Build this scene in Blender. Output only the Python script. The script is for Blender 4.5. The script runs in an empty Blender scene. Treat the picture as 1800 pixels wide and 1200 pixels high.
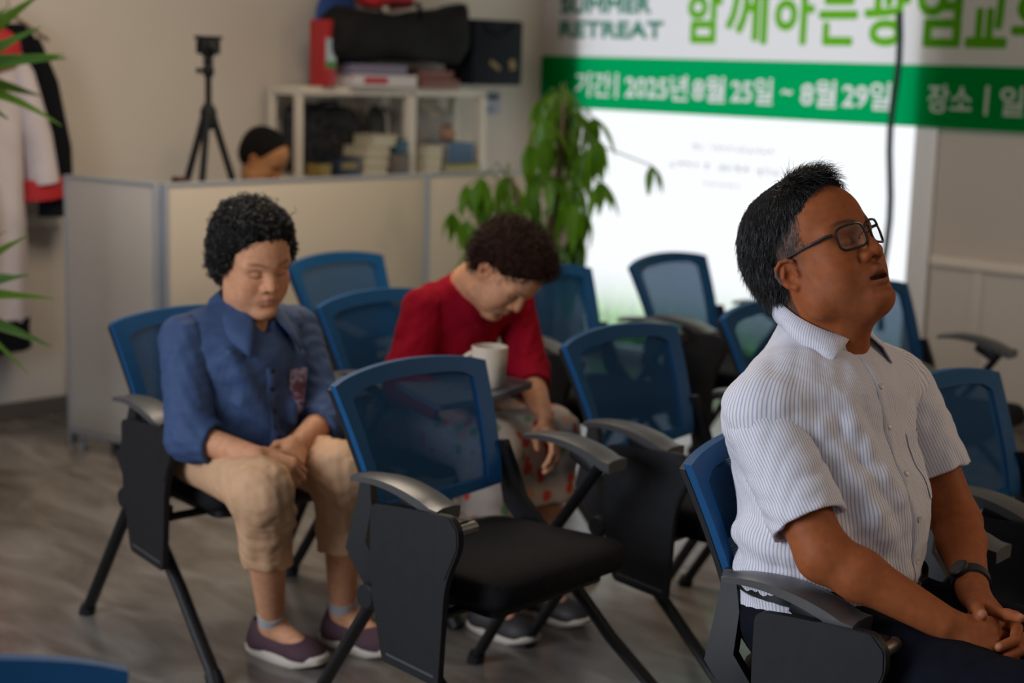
import bpy, bmesh, math, random
import numpy as np
from mathutils import Vector, Matrix

# ------------------------------------------------------------------ camera, world, lights, exposure
SC = bpy.context.scene
COL = SC.collection
CAM_H = 1.486
cam_d = bpy.data.cameras.new('camera')
cam_o = bpy.data.objects.new('camera', cam_d)
COL.objects.link(cam_o)
_R = Vector((0.71834056, 0.69509197, 0.02887893))
_U = Vector((-0.13795574, 0.10163749, 0.98520964))
_F = Vector((-0.68187613, 0.71170006, -0.16890226))
cam_o.matrix_world = Matrix(((_R.x, _U.x, -_F.x, 0), (_R.y, _U.y, -_F.y, 0), (_R.z, _U.z, -_F.z, CAM_H), (0, 0, 0, 1)))
cam_d.sensor_width = 36.0
cam_d.lens = 2858.7 / 1800 * 36.0
cam_d.clip_start = 0.05
cam_d.dof.use_dof = True
cam_d.dof.focus_distance = 2.76
cam_d.dof.aperture_fstop = 2.6
cam_d.dof.aperture_blades = 9
SC.camera = cam_o

SC.view_settings.view_transform = 'Standard'
SC.view_settings.look = 'None'
SC.view_settings.gamma = 1.0
SC.view_settings.exposure = 0.0
SC.view_settings.use_curve_mapping = False
SC.cycles.use_denoising = True
SC.cycles.max_bounces = 8
SC.cycles.transparent_max_bounces = 24
SC.cycles.sample_clamp_indirect = 4.0
SC.cycles.caustics_reflective = False
SC.cycles.caustics_refractive = False

world = bpy.data.worlds.new('world')
SC.world = world
world.use_nodes = True
_bg = world.node_tree.nodes['Background']
_bg.inputs['Color'].default_value = (0.80, 0.86, 1.0, 1)
_bg.inputs['Strength'].default_value = 0.12

def area_light(name, loc, aim, size, size_y, power, color):
    d = bpy.data.lights.new(name, 'AREA')
    d.shape = 'RECTANGLE'
    d.size, d.size_y = size, size_y
    d.energy = power
    d.color = color
    o = bpy.data.objects.new(name, d)
    COL.objects.link(o)
    o.location = loc
    o.rotation_euler = (Vector(aim) - Vector(loc)).to_track_quat('-Z', 'Y').to_euler()
    return o

# added cool fill aimed at the man from out of view, lamps over the audience and at the stage end
area_light('cool_side_fill', (-2.9, -0.9, 1.5), (-1.6, 2.5, 0.85), 1.8, 1.6, 92, (0.82, 0.89, 1.0))
area_light('ceiling_lamp', (-3.9, 3.3, 2.62), (-3.9, 3.3, 0), 1.2, 1.2, 39, (1.0, 0.83, 0.64))
area_light('stage_lamp', (0.9, 4.6, 2.45), (-1.5, 2.5, 0.9), 0.8, 0.8, 26, (1.0, 0.74, 0.48))
_sun = bpy.data.lights.new('sun', 'SUN')
_sun.energy = 9.0
_sun.angle = 0.02
sun_o = bpy.data.objects.new('sun', _sun)
COL.objects.link(sun_o)
sun_o.rotation_euler = (Vector((-0.45, -0.25, -0.9))).to_track_quat('-Z', 'Y').to_euler()

# ------------------------------------------------------------------ helpers
PI = math.pi

def link(o, parent=None):
    COL.objects.link(o)
    if parent is not None:
        o.parent = parent
    return o

def nodes_of(m):
    return m.node_tree.nodes, m.node_tree.links

def mat(name, color, rough=0.5, metal=0.0, spec=0.5, noise=None, bump=None, emit=None, sheen=0.0, sss=0.0):
    """noise = (scale, second colour, amount, detail); bump = (scale, strength, distance)"""
    m = bpy.data.materials.new(name)
    m.use_nodes = True
    n, l = nodes_of(m)
    b = n['Principled BSDF']
    b.inputs['Base Color'].default_value = (*color, 1)
    b.inputs['Roughness'].default_value = rough
    b.inputs['Metallic'].default_value = metal
    b.inputs['Specular IOR Level'].default_value = spec
    if sheen:
        b.inputs['Sheen Weight'].default_value = sheen
    if sss:
        b.inputs['Subsurface Weight'].default_value = sss
        b.inputs['Subsurface Radius'].default_value = (0.012, 0.005, 0.003)
        b.inputs['Subsurface Scale'].default_value = 1.0
    if noise or bump:
        tc = n.new('ShaderNodeTexCoord')
    if noise:
        t = n.new('ShaderNodeTexNoise')
        t.inputs['Scale'].default_value = noise[0]
        t.inputs['Detail'].default_value = noise[3] if len(noise) > 3 else 3
        l.new(tc.outputs['Object'], t.inputs['Vector'])
        r = n.new('ShaderNodeMapRange')
        r.inputs['From Min'].default_value = 0.35
        r.inputs['From Max'].default_value = 0.65
        r.inputs['To Max'].default_value = noise[2]
        l.new(t.outputs['Fac'], r.inputs['Value'])
        x = n.new('ShaderNodeMix')
        x.data_type = 'RGBA'
        x.inputs['A'].default_value = (*color, 1)
        x.inputs['B'].default_value = (*noise[1], 1)
        l.new(r.outputs['Result'], x.inputs['Factor'])
        l.new(x.outputs['Result'], b.inputs['Base Color'])
    if bump:
        t = n.new('ShaderNodeTexNoise')
        t.inputs['Scale'].default_value = bump[0]
        t.inputs['Detail'].default_value = 2
        l.new(tc.outputs['Object'], t.inputs['Vector'])
        q = n.new('ShaderNodeBump')
        q.inputs['Strength'].default_value = bump[1]
        q.inputs['Distance'].default_value = bump[2] if len(bump) > 2 else 0.002
        l.new(t.outputs['Fac'], q.inputs['Height'])
        l.new(q.outputs['Normal'], b.inputs['Normal'])
    if emit:
        b.inputs['Emission Color'].default_value = (*emit[0], 1)
        b.inputs['Emission Strength'].default_value = emit[1]
    return m

class MB:
    """collects shapes; build() links them as one mesh object"""
    def __init__(self):
        self.v, self.f, self.n = [], [], 0
    def add(self, verts, faces):
        self.v.extend([tuple(p) for p in verts])
        self.f.extend([tuple(i + self.n for i in f) for f in faces])
        self.n += len(verts)
        return self
    def box(self, c, s, rot=None, bev=0.0):
        bm = bmesh.new()
        bmesh.ops.create_cube(bm, size=1)
        for v in bm.verts:
            v.co = Vector((v.co.x * s[0], v.co.y * s[1], v.co.z * s[2]))
        if bev:
            bmesh.ops.bevel(bm, geom=bm.edges[:], offset=bev, segments=2, affect='EDGES', profile=0.5)
        m = Matrix.Translation(c) @ (rot.to_4x4() if rot is not None else Matrix.Identity(4))
        bm.transform(m)
        self.add([v.co for v in bm.verts], [[v.index for v in f.verts] for f in bm.faces] if bm.verts.index_update() is None else [])
        bm.free()
        return self
    def tube(self, pts, radii, seg=10, caps=True, flat=1.0, up=(0, 0, 1)):
        """swept tube; flat squashes the section along the 'up' side direction"""
        pts = [Vector(p) for p in pts]
        if not hasattr(radii, '__len__'):
            radii = [radii] * len(pts)
        vs, fs = [], []
        prev = None
        for i, p in enumerate(pts):
            t = (pts[min(i + 1, len(pts) - 1)] - pts[max(i - 1, 0)]).normalized()
            if prev is None:
                a = Vector(up)
                if abs(a.dot(t)) > 0.95:
                    a = Vector((1, 0, 0))
                nrm = (a - t * a.dot(t)).normalized()
            else:
                nrm = (prev - t * prev.dot(t)).normalized()
            prev = nrm
            bi = t.cross(nrm)
            for k in range(seg):
                an = 2 * PI * k / seg
                vs.append(p + nrm * math.cos(an) * radii[i] * flat + bi * math.sin(an) * radii[i])
        for i in range(len(pts) - 1):
            for k in range(seg):
                a, b = i * seg + k, i * seg + (k + 1) % seg
                fs.append((a, b, b + seg, a + seg))
        if caps:
            fs.append(tuple(range(seg))[::-1])
            fs.append(tuple((len(pts) - 1) * seg + k for k in range(seg)))
        return self.add(vs, fs)
    def prism(self, poly, origin, ax, ay, depth):
        """polygon in the plane (ax, ay) thickened by the vector depth"""
        o, ax, ay, d = Vector(origin), Vector(ax), Vector(ay), Vector(depth)
        n = len(poly)
        a = [o + ax * p[0] + ay * p[1] for p in poly]
        b = [p + d for p in a]
        fs = [tuple(range(n))[::-1], tuple(range(n, 2 * n))]
        fs += [(i, (i + 1) % n, n + (i + 1) % n, n + i) for i in range(n)]
        return self.add(a + b, fs)
    def lathe(self, prof, c=(0, 0, 0), seg=24, mat3=None):
        vs, fs = [], []
        for r, z in prof:
            for k in range(seg):
                p = Vector((r * math.cos(2 * PI * k / seg), r * math.sin(2 * PI * k / seg), z))
                if mat3 is not None:
                    p = mat3 @ p
                vs.append(p + Vector(c))
        for i in range(len(prof) - 1):
            for k in range(seg):
                a, b = i * seg + k, i * seg + (k + 1) % seg
                fs.append((a, b, b + seg, a + seg))
        if prof[0][0] > 1e-6:
            fs.append(tuple(range(seg))[::-1])
        if prof[-1][0] > 1e-6:
            fs.append(tuple((len(prof) - 1) * seg + k for k in range(seg)))
        return self.add(vs, fs)
    def grid(self, P, thick=None):
        """P[i][j] grid of points; thick = (dx,dy,dz) offset for a closed slab"""
        ni, nj = len(P), len(P[0])
        vs = [Vector(p) for row in P for p in row]
        q = lambda i, j: i * nj + j
        fs = [(q(i, j), q(i + 1, j), q(i + 1, j + 1), q(i, j + 1)) for i in range(ni - 1) for j in range(nj - 1)]
        if thick is not None:
            N = ni * nj
            d = Vector(thick)
            vs += [p + d for p in vs]
            fs += [tuple(N + k for k in f[::-1]) for f in fs]
            ring = [(i, 0) for i in range(ni)] + [(ni - 1, j) for j in range(1, nj)] + [(i, nj - 1) for i in range(ni - 2, -1, -1)] + [(0, j) for j in range(nj - 2, 0, -1)]
            for a, b in zip(ring, ring[1:] + ring[:1]):
                fs.append((q(*b), q(*a), N + q(*a), N + q(*b)))
        return self.add(vs, fs)
    def mesh(self, name, m=None, smooth=True, angle=35):
        me = bpy.data.meshes.new(name)
        me.from_pydata([tuple(v) for v in self.v], [], self.f)
        bm = bmesh.new()
        bm.from_mesh(me)
        bmesh.ops.recalc_face_normals(bm, faces=bm.faces[:])
        bm.to_mesh(me)
        bm.free()
        if m is not None:
            me.materials.append(m)
        if smooth:
            me.polygons.foreach_set('use_smooth', [True] * len(me.polygons))
            me.set_sharp_from_angle(angle=math.radians(angle))
        return me
    def build(self, name, m, parent=None, smooth=True, angle=35, loc=None):
        o = bpy.data.objects.new(name, self.mesh(name, m, smooth, angle))
        if loc is not None:
            o.location = loc
        return link(o, parent)

def tag(o, label=None, cat=None, group=None, kind=None):
    if label: o['label'] = label
    if cat: o['category'] = cat
    if group: o['group'] = group
    if kind: o['kind'] = kind
    return o

def thing(name, label, cat, loc=(0, 0, 0), rz=0.0, group=None):
    o = bpy.data.objects.new(name, None)
    o.empty_display_size = 0.1
    o.location = loc
    o.rotation_euler = (0, 0, rz)
    link(o)
    return tag(o, label, cat, group)

def copy_tree(o, parent=None):
    c = o.copy()
    COL.objects.link(c)
    c.parent = parent
    for ch in list(o.children):
        copy_tree(ch, c)
    return c

def rounded(poly, r, seg=4):
    """round the corners of a 2-D polygon"""
    out = []
    n = len(poly)
    for i in range(n):
        p0, p, p1 = Vector(poly[i - 1]).to_2d(), Vector(poly[i]).to_2d(), Vector(poly[(i + 1) % n]).to_2d()
        rr = r[i] if hasattr(r, '__len__') else r
        d0, d1 = (p0 - p), (p1 - p)
        k = min(rr, d0.length * 0.45, d1.length * 0.45)
        a, b = p + d0.normalized() * k, p + d1.normalized() * k
        for s in range(seg + 1):
            t = s / seg
            q = a * (1 - t) ** 2 + p * 2 * t * (1 - t) + b * t * t
            out.append((q.x, q.y))
    return out
# ------------------------------------------------------------------ the setting
WX, WY = -5.95, 6.391          # back wall plane, window wall plane
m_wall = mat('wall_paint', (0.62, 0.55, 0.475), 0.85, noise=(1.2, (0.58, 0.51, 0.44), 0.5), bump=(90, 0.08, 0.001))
m_wall2 = mat('wainscot_paint', (0.54, 0.49, 0.44), 0.6, noise=(2.0, (0.51, 0.46, 0.41), 0.5))
m_trim = mat('trim_paint', (0.72, 0.64, 0.55), 0.45)
m_base = mat('baseboard', (0.10, 0.085, 0.075), 0.5)
m_ceil = mat('ceiling_paint', (0.7, 0.66, 0.6), 0.9)

# polished grey cement floor with cloudy trowel marks
m_floor = bpy.data.materials.new('cement_floor')
m_floor.use_nodes = True
n, l = nodes_of(m_floor)
b = n['Principled BSDF']
tc = n.new('ShaderNodeTexCoord')
mp = n.new('ShaderNodeMapping')
mp.inputs['Scale'].default_value = (0.8, 2.2, 1)
mp.inputs['Rotation'].default_value = (0, 0, 0.9)
l.new(tc.outputs['Object'], mp.inputs['Vector'])
t1 = n.new('ShaderNodeTexNoise')
t1.inputs['Scale'].default_value = 3.2
t1.inputs['Detail'].default_value = 6
t1.inputs['Distortion'].default_value = 1.1
l.new(mp.outputs['Vector'], t1.inputs['Vector'])
cr = n.new('ShaderNodeValToRGB')
cr.color_ramp.elements[0].position = 0.34
cr.color_ramp.elements[0].color = (0.105, 0.086, 0.072, 1)
cr.color_ramp.elements[1].position = 0.68
cr.color_ramp.elements[1].color = (0.225, 0.205, 0.185, 1)
e_ = cr.color_ramp.elements.new(0.5)
e_.color = (0.16, 0.138, 0.12, 1)
l.new(t1.outputs['Fac'], cr.inputs['Fac'])
l.new(cr.outputs['Color'], b.inputs['Base Color'])
b.inputs['Roughness'].default_value = 0.20
b.inputs['Specular IOR Level'].default_value = 0.45

def struct(name, mb, m, parent=None, smooth=False):
    o = mb.build(name, m, parent, smooth)
    if parent is None:
        o['kind'] = 'structure'
    return o

struct('floor', MB().box((-1.9, 2.2, -0.05), (8.6, 8.9, 0.1)), m_floor)
struct('ceiling', MB().box((-1.9, 2.2, 2.75), (8.6, 8.9, 0.1)), m_ceil)
struct('wall_back', MB().box((WX - 0.06, 2.2, 1.35), (0.12, 8.9, 2.7)), m_wall)
WIN0, WIN1, WTOP = -5.70, -3.665, 2.35
w = MB()
w.box(((WX + WIN0) / 2, WY + 0.06, 1.35), (WIN0 - WX, 0.12, 2.7))
w.box(((WIN1 + 2.4) / 2, WY + 0.06, 1.35), (2.4 - WIN1, 0.12, 2.7))
w.box(((WIN0 + WIN1) / 2, WY + 0.06, (WTOP + 2.7) / 2), (WIN1 - WIN0, 0.12, 2.7 - WTOP))
struct('wall_window', w, mat('wall_paint_shaded', (0.50, 0.44, 0.38), 0.85, noise=(1.2, (0.47, 0.41, 0.355), 0.5), bump=(90, 0.08, 0.001)))  # wall paint made darker: shade on this backlit wall put into the colour
# wainscot panels, rail and baseboards
def wainscot(name, seam0, x0, x1, y):
    root = MB().box(((x0 + x1) / 2, y, 0.335), (x1 - x0, 0.02, 0.67)).build(name, m_wall2, None, False)
    root['kind'] = 'structure'
    MB().box(((x0 + x1) / 2, y - 0.012, 0.692), (x1 - x0, 0.05, 0.045), bev=0.006).build('rail', m_trim, root)
    x = seam0
    while x < x1 - 0.3:
        MB().box((x, y - 0.012, 0.36), (0.05, 0.012, 0.62), bev=0.003).build('stile', m_wall2, root)
        x += 0.62
    return root
wainscot('trim_1', -3.35, WIN1 + 0.09, 2.4, WY - 0.01)
tb = MB().box((WX + 0.012, 0.75, 0.39), (0.02, 5.5, 0.78)).build('trim_2', m_wall2, None, False)
tb['kind'] = 'structure'
MB().box((WX + 0.03, 0.75, 0.80), (0.05, 5.5, 0.045), bev=0.006).build('rail', m_trim, tb)
struct('baseboard_back', MB().box((WX + 0.03, 2.2, 0.035), (0.018, 8.3, 0.07), bev=0.004), m_base)
struct('baseboard_window', MB().box(((WIN1 + 2.4) / 2 + 0.05, WY - 0.03, 0.04), (2.4 - WIN1 - 0.1, 0.02, 0.08), bev=0.004), m_base)

# window: white casing, clear glass at the foot, frosted film above it
m_white = mat('white_frame', (0.78, 0.77, 0.76), 0.4)
win = bpy.data.objects.new('window_1', None)
link(win)
win['kind'] = 'structure'
win.location = ((WIN0 + WIN1) / 2, WY, 0)
ww = WIN1 - WIN0
MB().box((-ww / 2 + 0.02, 0.05, WTOP / 2), (0.04, 0.14, WTOP), bev=0.004).build('side_frame', m_white, win)
MB().box((ww / 2 - 0.02, 0.05, WTOP / 2), (0.04, 0.14, WTOP), bev=0.004).build('side_frame', m_white, win)
MB().box((ww / 2 + 0.035, -0.012, 1.35), (0.07, 0.025, 2.7), bev=0.004).build('casing', m_white, win)
MB().box((0, 0.05, WTOP - 0.02), (ww - 0.08, 0.14, 0.04), bev=0.004).build('head_frame', m_white, win)
MB().box((0, 0.05, 0.02), (ww - 0.08, 0.14, 0.04), bev=0.004).build('sill', m_white, win)
m_glass = bpy.data.materials.new('clear_glass')
m_glass.use_nodes = True
n, l = nodes_of(m_glass)
n.remove(n['Principled BSDF'])
tr = n.new('ShaderNodeBsdfTransparent')
tr.inputs['Color'].default_value = (0.93, 0.96, 0.94, 1)
gl = n.new('ShaderNodeBsdfGlossy')
gl.inputs['Roughness'].default_value = 0.03
fr = n.new('ShaderNodeFresnel')
fr.inputs['IOR'].default_value = 1.45
mx = n.new('ShaderNodeMixShader')
l.new(fr.outputs['Fac'], mx.inputs['Fac'])
l.new(tr.outputs['BSDF'], mx.inputs[1])
l.new(gl.outputs['BSDF'], mx.inputs[2])
l.new(mx.outputs['Shader'], n['Material Output'].inputs['Surface'])
MB().box((0, 0.075, WTOP / 2), (ww - 0.08, 0.008, WTOP - 0.08)).build('pane', m_glass, win, False)
# daylight-lit frosted film: it glows evenly and lets a little of the planting behind show through
m_film = bpy.data.materials.new('frosted_film')
m_film.use_nodes = True
n, l = nodes_of(m_film)
n.remove(n['Principled BSDF'])
em = n.new('ShaderNodeEmission')
em.inputs['Color'].default_value = (0.94, 0.965, 1.0, 1)
em.inputs['Strength'].default_value = 1.06
tr = n.new('ShaderNodeBsdfTransparent')
tr.inputs['Color'].default_value = (0.9, 0.95, 0.95, 1)
mx = n.new('ShaderNodeMixShader')
tc = n.new('ShaderNodeTexCoord')
sx = n.new('ShaderNodeSeparateXYZ')
l.new(tc.outputs['Object'], sx.inputs['Vector'])
mr = n.new('ShaderNodeMapRange')          # the film thins out towards its lower edge
mr.inputs['From Min'].default_value = 0.19
mr.inputs['From Max'].default_value = 0.46
mr.inputs['To Min'].default_value = 0.85
mr.inputs['To Max'].default_value = 0.08
l.new(sx.outputs['Z'], mr.inputs['Value'])
l.new(mr.outputs['Result'], mx.inputs['Fac'])
l.new(em.outputs['Emission'], mx.inputs[1])
l.new(tr.outputs['BSDF'], mx.inputs[2])
l.new(mx.outputs['Shader'], n['Material Output'].inputs['Surface'])
MB().box((0, 0.066, (WTOP + 0.14) / 2), (ww - 0.08, 0.002, WTOP - 0.14)).build('frosted_film', m_film, win, False)
# three faint printed lines on the film (too small to read: short worn strokes)
m_print = mat('film_print', (0.36, 0.39, 0.42), 0.8)
rs = random.Random(5)
pm = MB()
for (xa, xb, z, hh) in ((-4.98, -4.49, 1.105, 0.034), (-5.12, -4.36, 1.01, 0.042), (-4.90, -4.70, 0.925, 0.024)):
    x = xa
    while x < xb:
        for q in range(3):
            ang = rs.choice((0, 1))
            ln = rs.uniform(0.35, 0.8) * hh
            s = (ln, 0.001, hh * 0.1) if ang else (hh * 0.1, 0.001, ln)
            pm.box((x + rs.uniform(0, 0.6) * hh - win.location.x, 0.0635, z + rs.uniform(-0.3, 0.3) * hh), s)
        x += hh * 1.15 if rs.random() > 0.15 else hh * 1.9
pm.build('printed_lines', m_print, win, False)

# planted strip outside the glass
m_soil = mat('outside_ground', (0.30, 0.42, 0.14), 0.9, noise=(9, (0.16, 0.3, 0.05), 0.9))
struct('ground_outside', MB().box((-4.6, 7.75, -0.06), (4.2, 2.5, 0.1)), m_soil)
m_grass = mat('grass_blades', (0.24, 0.62, 0.045), 0.6, noise=(6, (0.42, 0.80, 0.09), 0.8))
rs = random.Random(3)
g = MB()
for i in range(3600):
    x, y = rs.uniform(-6.2, -3.2), rs.uniform(6.62, 7.7)
    h = rs.uniform(0.14, 0.34) * (1.45 if rs.random() < 0.10 else 1.0)
    a = rs.uniform(0, 2 * PI)
    wd = rs.uniform(0.006, 0.012)
    lx, ly = rs.uniform(-0.07, 0.07), rs.uniform(-0.07, 0.07)
    dx, dy = math.cos(a) * wd, math.sin(a) * wd
    g.add([(x - dx, y - dy, -0.01), (x + dx, y + dy, -0.01), (x + dx * .7 + lx * .4, y + dy * .7 + ly * .4, h * .6), (x - dx * .7 + lx * .4, y - dy * .7 + ly * .4, h * .6), (x + lx, y + ly, h)],
          [(0, 1, 2, 3), (3, 2, 4)])
o = g.build('grass', m_grass, None, False)
tag(o, 'bright green grass growing outside the foot of the window', 'grass', kind='stuff')
# ------------------------------------------------------------------ chairs with a blue mesh back, armrests and a folding writing tablet
m_black = mat('black_plastic', (0.012, 0.012, 0.0135), 0.5, spec=0.28, noise=(60, (0.016, 0.016, 0.018), 0.6), bump=(420, 0.12, 0.0006))
m_blackm = mat('black_steel', (0.010, 0.010, 0.011), 0.36, spec=0.35)
m_pad = mat('armrest_plastic', (0.070, 0.069, 0.070), 0.34, spec=0.7, bump=(500, 0.1, 0.0005))
m_seat = mat('seat_fabric', (0.008, 0.008, 0.009), 0.85, spec=0.15, noise=(160, (0.013, 0.013, 0.0145), 0.8), bump=(700, 0.35, 0.001))
m_board = mat('raised_board_sheen', (0.13, 0.135, 0.145), 0.4)  # tablet board lightened; the window's reflection on it is put into the colour
m_hinge = mat('hinge_metal', (0.30, 0.29, 0.27), 0.35, metal=0.9)
m_blue = mat('blue_frame', (0.005, 0.068, 0.185), 0.5, spec=0.25, noise=(50, (0.006, 0.076, 0.205), 0.5))
# see-through knitted mesh: fine holes between blue threads
m_mesh = bpy.data.materials.new('blue_mesh')
m_mesh.use_nodes = True
n, l = nodes_of(m_mesh)
b = n['Principled BSDF']
b.inputs['Base Color'].default_value = (0.005, 0.056, 0.150, 1)
b.inputs['Roughness'].default_value = 0.7
b.inputs['Specular IOR Level'].default_value = 0.2
tc = n.new('ShaderNodeTexCoord')
w1 = n.new('ShaderNodeTexWave')
w1.bands_direction = 'Y'
w1.inputs['Scale'].default_value = 75
w2 = n.new('ShaderNodeTexWave')
w2.bands_direction = 'Z'
w2.inputs['Scale'].default_value = 75
for q in (w1, w2):
    q.inputs['Distortion'].default_value = 0.0
    l.new(tc.outputs['Object'], q.inputs['Vector'])
ml = n.new('ShaderNodeMath')
ml.operation = 'MULTIPLY'
l.new(w1.outputs['Fac'], ml.inputs[0])
l.new(w2.outputs['Fac'], ml.inputs[1])
mr = n.new('ShaderNodeMapRange')
mr.inputs['From Min'].default_value = 0.10
mr.inputs['From Max'].default_value = 0.75
mr.inputs['To Min'].default_value = 0.03
mr.inputs['To Max'].default_value = 0.58
l.new(ml.outputs['Value'], mr.inputs['Value'])
tr = n.new('ShaderNodeBsdfTransparent')
tr.inputs['Color'].default_value = (0.58, 0.76, 1.0, 1)
mx = n.new('ShaderNodeMixShader')
l.new(mr.outputs['Result'], mx.inputs['Fac'])
l.new(b.outputs['BSDF'], mx.inputs[1])
l.new(tr.outputs['BSDF'], mx.inputs[2])
l.new(mx.outputs['Shader'], n['Material Output'].inputs['Surface'])

def back_pt(u, v, off=0.0):
    """point of the backrest: u = -1 right side .. 1 left side, v = 0 foot .. 1 top"""
    hw = 0.205 + 0.042 * v
    y = u * hw
    z = 0.520 + 0.270 * v + 0.022 * (1 - u * u) * max(0, v) ** 3 - 0.018 * (1 - u * u) * (1 - v) ** 3
    x = -0.192 - 0.098 * max(0, v) ** 1.25 - 0.030 * (1 - u * u) - off
    return Vector((x, y, z))

def band(us_vs_in, us_vs_out, t0, t1):
    """closed strip between two boundary curves on the backrest, from depth t0 to t1"""
    nq = len(us_vs_in)
    P = []
    for k in range(nq):
        a, c = us_vs_in[k], us_vs_out[k]
        P.append([back_pt(*a, t0), back_pt(*c, t0), back_pt(*c, t1), back_pt(*a, t1)])
    vs = [p for row in P for p in row]
    fs = []
    for k in range(nq - 1):
        for j in range(4):
            q, r = k * 4 + j, k * 4 + (j + 1) % 4
            fs.append((q, r, r + 4, q + 4))
    fs.append((0, 1, 2, 3))
    fs.append(tuple((nq - 1) * 4 + j for j in (3, 2, 1, 0)))
    return vs, fs

def u_path(iu, iv0, iv1, n1=12, n2=18, rc=0.05):
    p = []
    for k in range(n1 + 1):
        p.append((-iu, iv0 + (iv1 - rc - iv0) * k / n1))
    for k in range(1, n2):
        t = -1 + 2 * k / n2
        p.append((t * iu * 0.985, iv1 - (rc * 0.6 if k in (1, n2 - 1) else 0) * 0.4))
    for k in range(n1 + 1):
        p.append((iu, iv1 - rc - (iv1 - rc - iv0) * k / n1))
    return p

def make_chair(name, tablet_up=False):
    r = bpy.data.objects.new(name, None)
    link(r)
    # mesh panel
    G = [[back_pt(-0.93 + 1.86 * i / 20, 0.03 + 0.91 * j / 14) for j in range(15)] for i in range(21)]
    MB().grid(G).build('back_mesh', m_mesh, r, True, 80)
    vs, fs = band(u_path(0.83, 0.0, 0.89), u_path(1.0, -0.03, 1.0, rc=0.012), -0.008, 0.010)
    MB().add(vs, fs).build('back_frame', m_blue, r, True, 50)
    lo = [(-1 + 2 * k / 16, 0.05) for k in range(17)]
    lo2 = [(-1 + 2 * k / 16, -0.035) for k in range(17)]
    vs, fs = band(lo, lo2, -0.006, 0.010)
    MB().add(vs, fs).build('lower_rail', m_blue, r, True, 50)
    vs, fs = band(u_path(0.92, -0.05, 0.93), u_path(1.008, -0.06, 0.972, rc=0.02), 0.010, 0.022)
    MB().add(vs, fs).build('back_shell', m_black, r, True, 50)
    # brackets from the back's foot down to the pivots
    for s in (-1, 1):
        mb = MB()
        pts = [(-0.20, 0.222 * s, 0.61), (-0.190, 0.236 * s, 0.540), (-0.188, 0.262 * s, 0.460), (-0.135, 0.268 * s, 0.405), (-0.08, 0.266 * s, 0.365), (0.03, 0.262 * s, 0.352)]
        wd = [0.012, 0.024, 0.032, 0.030, 0.026, 0.020]
        P = []
        for k, p in enumerate(pts):
            p = Vector(p)
            a = Vector(pts[max(0, k - 1)]); c = Vector(pts[min(len(pts) - 1, k + 1)])
            t = (c - a).normalized()
            nn = Vector((-t.z, 0, t.x)).normalized()
            P.append([p + nn * wd[k] + Vector((0, 0.010 * s, 0)), p - nn * wd[k] + Vector((0, 0.010 * s, 0)), p - nn * wd[k] - Vector((0, 0.010 * s, 0)), p + nn * wd[k] - Vector((0, 0.010 * s, 0))])
        vs = [q for row in P for q in row]
        fs = [(k * 4 + j, k * 4 + (j + 1) % 4, k * 4 + 4 + (j + 1) % 4, k * 4 + 4 + j) for k in range(len(P) - 1) for j in range(4)]
        fs += [(0, 1, 2, 3), tuple((len(P) - 1) * 4 + j for j in (3, 2, 1, 0))]
        mb.add(vs, fs).build('back_bracket', m_black, r, True, 40)
        # tubes
        y = 0.286 * s
        MB().tube([(0.055, y, 0.598), (-0.115, y, 0.36), (-0.33, 0.300 * s, 0.018)], [0.017, 0.018, 0.018], 12, flat=0.75).build('rear_leg', m_blackm, r)
        lg = MB().tube([(-0.105, 0.268 * s, 0.372), (0.10, 0.275 * s, 0.185), (0.303, 0.300 * s, 0.018)], [0.019, 0.018, 0.018], 12, flat=0.75).build('front_leg', m_blackm, r)
        MB().tube([(0.292, 0.299 * s, 0.026), (0.315, 0.302 * s, 0.0)], [0.021, 0.022], 10).build('foot_cap', m_black, lg)
        MB().tube([(-0.328, 0.300 * s, 0.024), (-0.338, 0.302 * s, 0.0)], [0.021, 0.022], 10).build('foot_cap', m_black, r)
        rot = Matrix.Rotation(PI / 2, 3, 'X')
        MB().lathe([(0.0, -0.030), (0.022, -0.030), (0.028, -0.024), (0.028, 0.024), (0.022, 0.030), (0.0, 0.030)], (-0.118, 0.283 * s, 0.368), 18, rot).build('pivot_cap', m_black, r)
        # armrest
        n1 = 12
        P = []
        for k in range(n1 + 1):
            t = k / n1
            x = -0.170 + 0.262 * t
            z = 0.607 + 0.028 * math.sin(PI * min(1, t * 0.95 + 0.12)) ** 0.8 - 0.008 * t
            hw = 0.022 + 0.014 * math.sin(PI * min(0.5, t * 0.8))
            th = 0.010 + 0.014 * t
            P.append([(x, y - hw, z), (x, y - hw * 0.5, z + 0.004), (x, y + hw * 0.5, z + 0.004), (x, y + hw, z), (x, y + hw * 0.92, z - th), (x, y - hw * 0.92, z - th)])
        vs = [Vector(q) for row in P for q in row]
        fs = [(k * 6 + j, k * 6 + (j + 1) % 6, k * 6 + 6 + (j + 1) % 6, k * 6 + 6 + j) for k in range(n1) for j in range(6)]
        fs += [tuple(range(6)), tuple(n1 * 6 + j for j in range(5, -1, -1))]
        arm = MB().add(vs, fs).build('armrest', m_pad, r, True, 30)
        MB().tube([(0.03, y, 0.565), (0.0, y, 0.588), (-0.035, y, 0.603)], [0.018, 0.024, 0.022], 12, flat=0.6, up=(0, 1, 0)).build('arm_post', m_black, arm)
    # seat cushion with rounded edges on a pan
    poly = rounded([(-0.20, -0.205), (0.185, -0.232), (0.185, 0.232), (-0.20, 0.205)], [0.06, 0.05, 0.05, 0.06], 5)
    cx = -0.01
    lay = [(0.86, 0.372), (0.965, 0.374), (1.0, 0.388), (1.0, 0.412), (0.985, 0.426), (0.95, 0.434), (0.80, 0.438), (0.45, 0.434), (0.0, 0.432)]
    vs, fs = [], []
    N = len(poly)
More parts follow.
